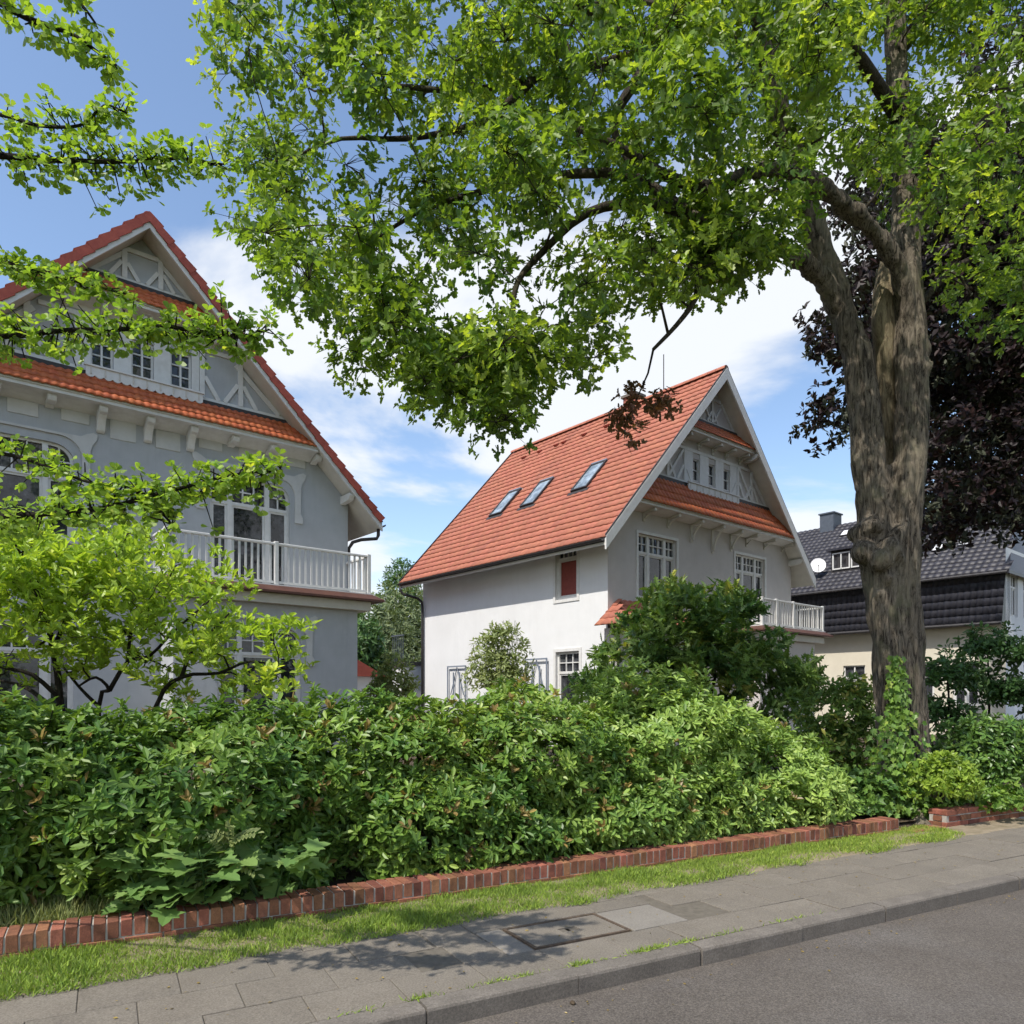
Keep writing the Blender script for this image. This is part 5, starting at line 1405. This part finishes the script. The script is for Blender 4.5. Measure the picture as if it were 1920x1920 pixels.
# pale small tree against the white wall
pb = at(935, 1305, 19.5)
ps = [(rel(x, y, 19.5, pb), (r, r, r * 1.1)) for x, y, r in ((935, 1235, .70), (915, 1280, .62), (958, 1270, .58), (940, 1195, .42))]
leafy('small_tree', (pb[0], pb[1], 0), 'small pale leaved tree against the white side wall', 'tree', ps, 'needle', 'leaf_pale', 520, .17, 52, per=6, depth=.7, light=.5, wid=1.6, skelr=.05)
# reddish brown shrub left of the oak trunk
rb = at(1575, 1400, 11.6)
rsh = [(rel(x, y, 11.6, rb), (r, r, r)) for x, y, r in ((1575, 1350, .55), (1540, 1400, .5), (1610, 1400, .5), (1590, 1310, .42), (1560, 1460, .55), (1620, 1470, .5))]
leafy('shrub', (rb[0], rb[1], 0), 'olive brown shrub between the hedge and the oak trunk', 'shrub', rsh, 'mag', 'leaf_yew', 900, .11, 53, per=6, light=.6, depth=.5, leafname='foliage')
# ivy round the oak trunk
iv = empty('ivy', at(1690, 1520, 10.0)[:2] + (0,), 0, 'ivy climbing the foot of the oak trunk', 'climber'); ivo = np.array(at(1690, 1520, 10.0)[:2] + (0,)); rsi = np.random.RandomState(61)
ip = []; ia = []
for _ in range(800):
    y = 1225 + 300 * rsi.uniform(0, 1) ** .7; wdt = 15 if y < 1330 else 22 + (y - 1330) * .42; xc = 1682 - max(0, y - 1330) * .05
    x = rsi.normal(xc, wdt * .6); 
    Y = 9.93 - rsi.uniform(0, .12) - max(0, (y - 1330) / 190) * rsi.uniform(0, .35)
    ip.append(np.array(at(x, y, Y)) - ivo); ia.append((rsi.normal(0, .6), -.25 + rsi.normal(0, .3), -.7))
ip = np.array(ip); nn_ = np.array([0, -1, .45]) + rsi.normal(0, .4, ip.shape)
o = link('foliage', cloud_mesh('ivy', ip, np.array(ia), nn_, rsi.uniform(.06, .11, len(ip)), 'ivy', np.clip(rsi.normal(.5, .25, len(ip)), 0, 1)), 'leaf_ivy', iv); o['kind'] = 'stuff'
ist = MB()
for k in range(7):
    x0 = 1660 + k * 9; pts = [np.array(at(x0 + 8 * math.sin(q + k), 1540 - q * 45, 9.96)) - ivo for q in range(7)]; ist.tube([tuple(p) for p in pts], [.014, .012, .011, .01, .009, .007, .004], 5)
ist.build('stems', 'bark_dark', iv, smooth=True)
# low bushes right of the trunk
for k, (x, y, Y, rx, rz, mat, lab, nn2, tpl, L) in enumerate((
    (1765, 1470, 9.75, .50, .42, 'leaf_lime', 'small lime green bush at the foot of the oak', 320, 'mag', .085),
    (1850, 1440, 10.9, .85, .70, 'leaf_laurel', 'green laurel bush behind the brick wall at the right', 800, 'mag', .11),
    (1960, 1425, 11.3, .9, .75, 'leaf_laurel', 'green laurel bush cut by the right edge', 700, 'mag', .11),
    (1830, 1500, 10.35, .85, .22, 'leaf_ivy', 'low ground ivy spilling over the brick wall at the right', 520, 'ivy', .075),
    (1615, 1500, 9.95, .62, .36, 'leaf_laurel', 'low dark bush below the oak, beside the hedge end', 520, 'ivy', .085),
    (1712, 1530, 9.95, .42, .20, 'leaf_ivy', 'small ivy patch in the gap between the two low walls', 260, 'ivy', .075))):
    b = at(x, y, Y); c = (0, 0, max(b[2], rz * .6))
    leafy('shrub', (b[0], b[1], 0), lab, 'shrub', [(c, (rx, rx * .75, rz))], tpl, mat, nn2, L, 70 + k, per=7, depth=.5, light=.45, leafname='foliage', group='bushes round the oak', grow=25, skelr=.03)
# dark saplings in front of the right house
for k, (x, Y, ytop, lab) in enumerate(((1775, 13.5, 1215, 'dark sapling right beside the oak trunk, in front of the cream house'), (1850, 14.2, 1165, 'tallest dark sapling in front of the cream house'), (1935, 13.8, 1180, 'dark sapling at the right edge in front of the cream house'))):
    b = at(x, 1305, Y); zt = at(x, ytop, Y)[2]
    shp = [((0, 0, zt - .55), (.6, .6, .5)), ((-.25, .1, zt - 1.2), (.55, .5, .4)), ((.3, -.1, zt - 1.5), (.5, .5, .4))]
    leafy('sapling', (b[0], b[1], 0), lab, 'tree', shp, 'mag', 'leaf_dark', 420, .13, 80 + k, group='saplings before the cream house', per=5, depth=.8, light=.4, trunk=[[(0, 0, 0), (.05, 0, zt * .5), (0, 0, zt - .3)]], skelr=.03)

# ---------------- copper beech behind the oak
cbx = at(1860, 1305, 19.0); cbz = np.array((cbx[0], cbx[1], 0)); rsc = np.random.RandomState(91)
cbt = empty('copper_beech', tuple(cbz), 0, 'dark purple copper beech behind the oak at the right', 'tree')
csk = Skel(91)
csk.limb([(3.4, 1, -.1), (3.2, 1, 3), (2.4, .6, 6), (1, 0, 11), (0, 0, 16)], .26, .06, 10)
polyC = [(1475, 825), (1530, 780), (1570, 735), (1515, 650), (1530, 600), (1560, 560), (1560, 300), (1650, -200), (2200, -400), (2500, 0), (2550, 900), (2350, 1080), (2050, 1080), (1930, 1010), (1850, 940), (1790, 1000), (1745, 1010), (1735, 900), (1640, 830), (1575, 800), (1550, 815)]
bc = []
while len(bc) < 560:
    x, y = (rsc.uniform(1470, 2000), rsc.uniform(250, 1090)) if len(bc) < 290 else (rsc.uniform(1735, 1960), rsc.uniform(420, 1010)) if len(bc) < 410 else (rsc.uniform(1800, 2550), rsc.uniform(-400, 1090))
    if x < 1625 and rsc.rand() < .5: continue
    if inside(polyC, [x], [y])[0]: bc.append(np.array(at(x, y, 19 + rsc.uniform(-2.4, 3.0))) - cbz)
bc = np.array(bc); csk.grow(bc, .008, -.06, 4, .06)
P, d = ptset(rsc, bc, (.75, .75, .55), 28)
vx = CX + F * (P[:, 0] + cbz[0]) / (P[:, 1] + cbz[1]); kp = (vx < 1980) | (rsc.rand(len(P)) < .4); P, d = P[kp], d[kp]
crown(cbt, 'crown', [rosettes(P, nrm(d + np.array([0, 0, .3])), 6, (.7, 1.5), .19, rsc, np.clip(rsc.normal(.4, .25, len(P)), 0, 1), .3)], 'beech', 'leaf_beech')
csk.mb.build('trunk', 'bark_dark', cbt, smooth=True)

# ---------------- background trees in the gap between the villas
for k, (x, y, Y, rx, rz, mat, lab) in enumerate((
    (705, 1215, 46, 2.4, 3.2, 'leaf_willow', 'grey green willow beyond the gap, next to the grey villa'),
    (760, 1190, 52, 2.2, 3.6, 'leaf_willow', 'grey green willow beyond the gap, next to the white side wall'),
    (668, 1230, 40, 1.6, 2.2, 'leaf_dark', 'dark tree behind the low outbuilding'),
    (752, 1110, 75, 2.2, 3.4, 'leaf_dark', 'far dark tree top left of the middle villa roof'))):
    b = at(x, y, Y); z = b[2]
    shp = [((0, 0, z), (rx, rx, rz)), ((rx * .5, 0, z - rz * .6), (rx * .8, rx * .8, rz * .7)), ((-rx * .6, 0, z - rz * .7), (rx * .7, rx * .7, rz * .7)), ((0, 0, z - rz * 1.3), (rx * 1.2, rx, rz * .6))]
    leafy('background_tree', (b[0], b[1], 0), lab, 'tree', shp, 'needle', mat, 1500, .42, 95 + k, group='trees beyond the gap', per=5, depth=.6, light=.45, wid=1.7, trunk=[[(0, 0, -.2), (0, 0, z * .5), (0, 0, z)]], skelr=.22, namp=.35)
gb_ = at(740, 1270, 24)
leafy('shrub', (gb_[0], gb_[1], 0), 'light green shrub in the gap left of the white side wall', 'shrub', [((0, 0, 1.9), (.75, .6, 1.1)), ((-.5, .2, 1.4), (.6, .6, .8))], 'mag', 'leaf_pale', 420, .16, 101, per=6, depth=.5, leafname='foliage')
lb = at(90, 1290, 7.9)
leafy('shrub', (lb[0] - .9, lb[1], 0), 'bright green shrub at the left edge below the open branched shrub', 'shrub', [((0, 0, 1.35), (.8, .5, .42))], 'mag', 'leaf_lime', 420, .09, 102, per=6, depth=.5, leafname='foliage')

# ---------------- large leaved saplings poking through the hedge
def big_leaf_plant(x, y, Y, spread, n, tpl, L, seed, label, mat='leaf_maple', up=.3, h=.9):
    rs = np.random.RandomState(seed); b = at(x, y, Y); root = empty('sapling', (b[0], b[1], .08), 0, label, 'sapling', 'large leaved saplings in the hedge')
    protos = []
    for k in range(3):
        me = cloud_mesh('leaf', np.zeros((1, 3)), np.array([[0, 1., 0]]), np.array([[0, 0, 1.]]), [1.0], tpl, [.2 + .3 * k]); me.materials.append(M[mat]); protos.append(me)
    stm = MB()
    for s in range(max(2, n // 8)):
        a = rs.uniform(0, 6.28); ln = h * rs.uniform(.7, 1.05)
        tip = Vector((math.cos(a) * spread * .5, math.sin(a) * spread * .25 - .05, ln)); mid = tip * .5 + Vector((0, 0, .08))
        stm.tube([(0, 0, -.1), tuple(mid), tuple(tip)], [.009, .007, .003], 5)
        for q in range(8):
            t = rs.uniform(.2, 1); p = (Vector((0, 0, 0)).lerp(mid, t * 2) if t < .5 else mid.lerp(tip, t * 2 - 1))
            az = rs.uniform(0, 6.28); d = Vector((math.cos(az), math.sin(az) * .8 - .35, rs.uniform(-.35, .25))).normalized()
            pet = p + d * rs.uniform(.06, .16) * spread; stm.tube([tuple(p), tuple(pet)], [.003, .002], 3)
            z = Vector((rs.normal(0, .3), -.35 + rs.normal(0, .25), 1)); z = (z - d * z.dot(d)).normalized(); xx = d.cross(z)
            m = Matrix((xx, d, z)).transposed().to_4x4() @ Matrix.Scale(L * rs.uniform(.6, 1.15), 4); m.translation = pet
            o = link('leaf', protos[rs.randint(3)], None, root); o.matrix_local = m
    stm.build('stem', 'leaf_dark', root)
def yat(v, x): return v / (-Nv[0] * -((x - CX) / F) * 1 + Nv[1]) if False else v / (Nv[0] * (x - CX) / F + Nv[1])
big_leaf_plant(300, 1640, yat(5.80, 300), .85, 48, 'maple', .20, 1, 'maple like sapling with broad lobed leaves, left of the hedge middle', h=.62)
big_leaf_plant(390, 1600, yat(5.80, 390), .9, 48, 'maple', .22, 2, 'broad leaved sapling with the largest leaves, over the brick edging', h=.72)
big_leaf_plant(505, 1620, yat(5.82, 505), .85, 40, 'maple', .19, 3, 'broad leaved sapling with rounded leaves, right of the pinnate shoot', h=.6)
big_leaf_plant(230, 1690, yat(5.98, 230), .6, 24, 'maple', .13, 4, 'lowest broad leaved sapling by the grass at the left', h=.28)
big_leaf_plant(450, 1680, yat(5.95, 450), .7, 24, 'maple', .12, 5, 'low broad leaved seedlings directly behind the brick edging', h=.25)
# pinnate shoot: fronds of paired leaflets
pr = at(430, 1620, yat(5.74, 430)); pin = empty('pinnate_sapling', (pr[0], pr[1], .05), 0, 'pale pinnate shoot with paired leaflets rising in front of the hedge', 'sapling'); rsp = np.random.RandomState(9)
pst = MB(); plm = [cloud_mesh('leaflet', np.zeros((1, 3)), np.array([[0, 1., 0]]), np.array([[0, 0, 1.]]), [1.0], 'mag', [.5 + .2 * k]) for k in range(2)]
for m_ in plm: m_.materials.append(M['leaf_pale'])
tip0 = Vector((0, 0, .62)); pst.tube([(0, 0, -.05), (.01, 0, .35), tuple(tip0)], [.008, .006, .004], 5)
for k, (dx, dz, ln) in enumerate(((-.8, .25, .30), (.75, .5, .32), (.15, 1, .30), (-.3, .8, .26), (.9, .05, .26), (-.9, -.1, .24))):
    dr = Vector((dx, -.35, dz)).normalized(); p0 = tip0 - Vector((0, 0, .05 * k))
    for q in range(8):
        p = p0 + dr * ln * (q + 1) / 8 + Vector((0, 0, -.10 * (q / 8) ** 2)); sd_ = dr.cross(Vector((0, -.5, 1))).normalized()
        for sg in ((-1, 1) if q < 7 else (0,)):
            d = (sd_ * sg + dr * .55 + Vector((0, 0, -.15))).normalized(); z = Vector((0, -.5, 1)); z = (z - d * z.dot(d)).normalized(); xx = d.cross(z)
            m = Matrix((xx, d, z)).transposed().to_4x4() @ Matrix.Scale(.085 * (1 - .3 * q / 8), 4); m.translation = p
            o = link('leaflet', plm[(q + k) % 2], None, pin); o.matrix_local = m
    pst.tube([tuple(p0), tuple(p0 + dr * ln)], [.003, .0015], 3)
pst.build('stem', 'leaf_dark', pin)

# ---------------- grass
rsb = np.random.RandomState(77)
def blades(name, u, v, z, h, label, mat='blade', lean=.5, tint=None, wid=1.0):
    n = len(u); P = np.stack([U[0] * u + Nv[0] * v, U[1] * u + Nv[1] * v, z], 1)
    A = np.stack([rsb.normal(0, lean, n), rsb.normal(0, lean, n), np.ones(n)], 1); Nn = np.stack([rsb.normal(0, 1, n), rsb.normal(0, 1, n), np.full(n, .3)], 1)
    if tint is None: tint = np.clip(rsb.normal(.45, .22, n), 0, 1)
    o = link(name, cloud_mesh(name, P, A, Nn, h, 'blade', tint, wid), mat); return tag(o, label, 'grass', kind='stuff')
n = 80000
u = rsb.uniform(-1.6, 9.2, n); ev = np.array([edge_v(a) for a in u]); v = rsb.uniform(0, 1, n) ** .9 * (5.72 - ev + .05) + ev - .05
patch = np.array([mnoise.noise(Vector((a * 1.3, b * 3.0, 2))) + .6 * mnoise.noise(Vector((a * 4, b * 6, 8))) for a, b in zip(u, v)])
thin = np.clip((u - 3.2) / 2.5, 0, 1) * .45 * (1 - np.clip((v - 5.25) / .3, 0, 1))
dens = np.clip(1.15 + patch * .7 - thin * 1.5 - np.clip((.07 - (v - ev)) / .07, 0, 1) * .4, .03, 1)
keep = rsb.rand(n) < dens; u, v, patch = u[keep], v[keep], patch[keep]
h = (.026 + .026 * np.clip(patch + .5, 0, 1.3)) * rsb.uniform(.6, 1.5, len(u))
blades('verge_grass', u, v, np.where(v < 5.335, .004, .006 + (v - 5.335) * .02), h, 'strip of bright green grass between brick edging and pavement', lean=.55, tint=np.clip(.34 + patch * -.12 + rsb.normal(0, .2, len(u)) + .25 * np.clip((u - 4) / 4, 0, 1), 0, 1), wid=1.35)
# rough grass behind the wall at the left
n = 13000; u = rsb.uniform(-2.6, .5, n); v = rsb.uniform(5.9, 6.9, n)
blades('rough_grass', u, v, np.full(n, .05), rsb.uniform(.08, .26, n) * (1 - .35 * np.clip((u + .4) / .7, 0, 1)), 'tall rough grass behind the brick edging at the left', 'blade_dry', .35, wid=.6)
# weeds in the joint behind the kerb and between slabs
uu = np.concatenate([rsb.normal(c, s, k) for c, s, k in ((1.56, .05, 90), (1.95, .07, 60), (2.15, .08, 120), (2.62, .07, 150), (3.15, .09, 260), (3.5, .08, 120), (3.9, .1, 70), (4.6, .2, 60), (1.2, .1, 30))])
blades('joint_weeds', uu, 3.845 + rsb.normal(0, .014, len(uu)) + .02 * rsb.rand(len(uu)), np.full(len(uu), -.005), rsb.uniform(.012, .05, len(uu)), 'small weeds growing in the joint behind the kerb', lean=1.0, wid=1.6)

# ---------------- small fallen leaves and crumbs on pavement, kerb and road edge
n = 420; u = rsb.uniform(-1.2, 11, n); v = np.where(rsb.rand(n) < .55, 3.9 + rsb.rand(n) ** 1.2 * 1.15, 3.66 - np.abs(rsb.normal(0, .18, n)))
z = np.where(v > 3.71, .006, -.117)
P = np.stack([U[0] * u + Nv[0] * v, U[1] * u + Nv[1] * v, z], 1)
A = np.stack([rsb.normal(0, 1, n), rsb.normal(0, 1, n), rsb.normal(0, .12, n)], 1); Nn = np.stack([rsb.normal(0, .25, n), rsb.normal(0, .25, n), np.ones(n)], 1)
tag(link('leaf_litter', cloud_mesh('leaf_litter', P, A, Nn, rsb.uniform(.008, .030, n), 'beech', rsb.uniform(0, 1, n)), 'leaf_bronze'), 'small dry fallen leaves scattered over pavement and gutter', 'leaf litter', kind='stuff')
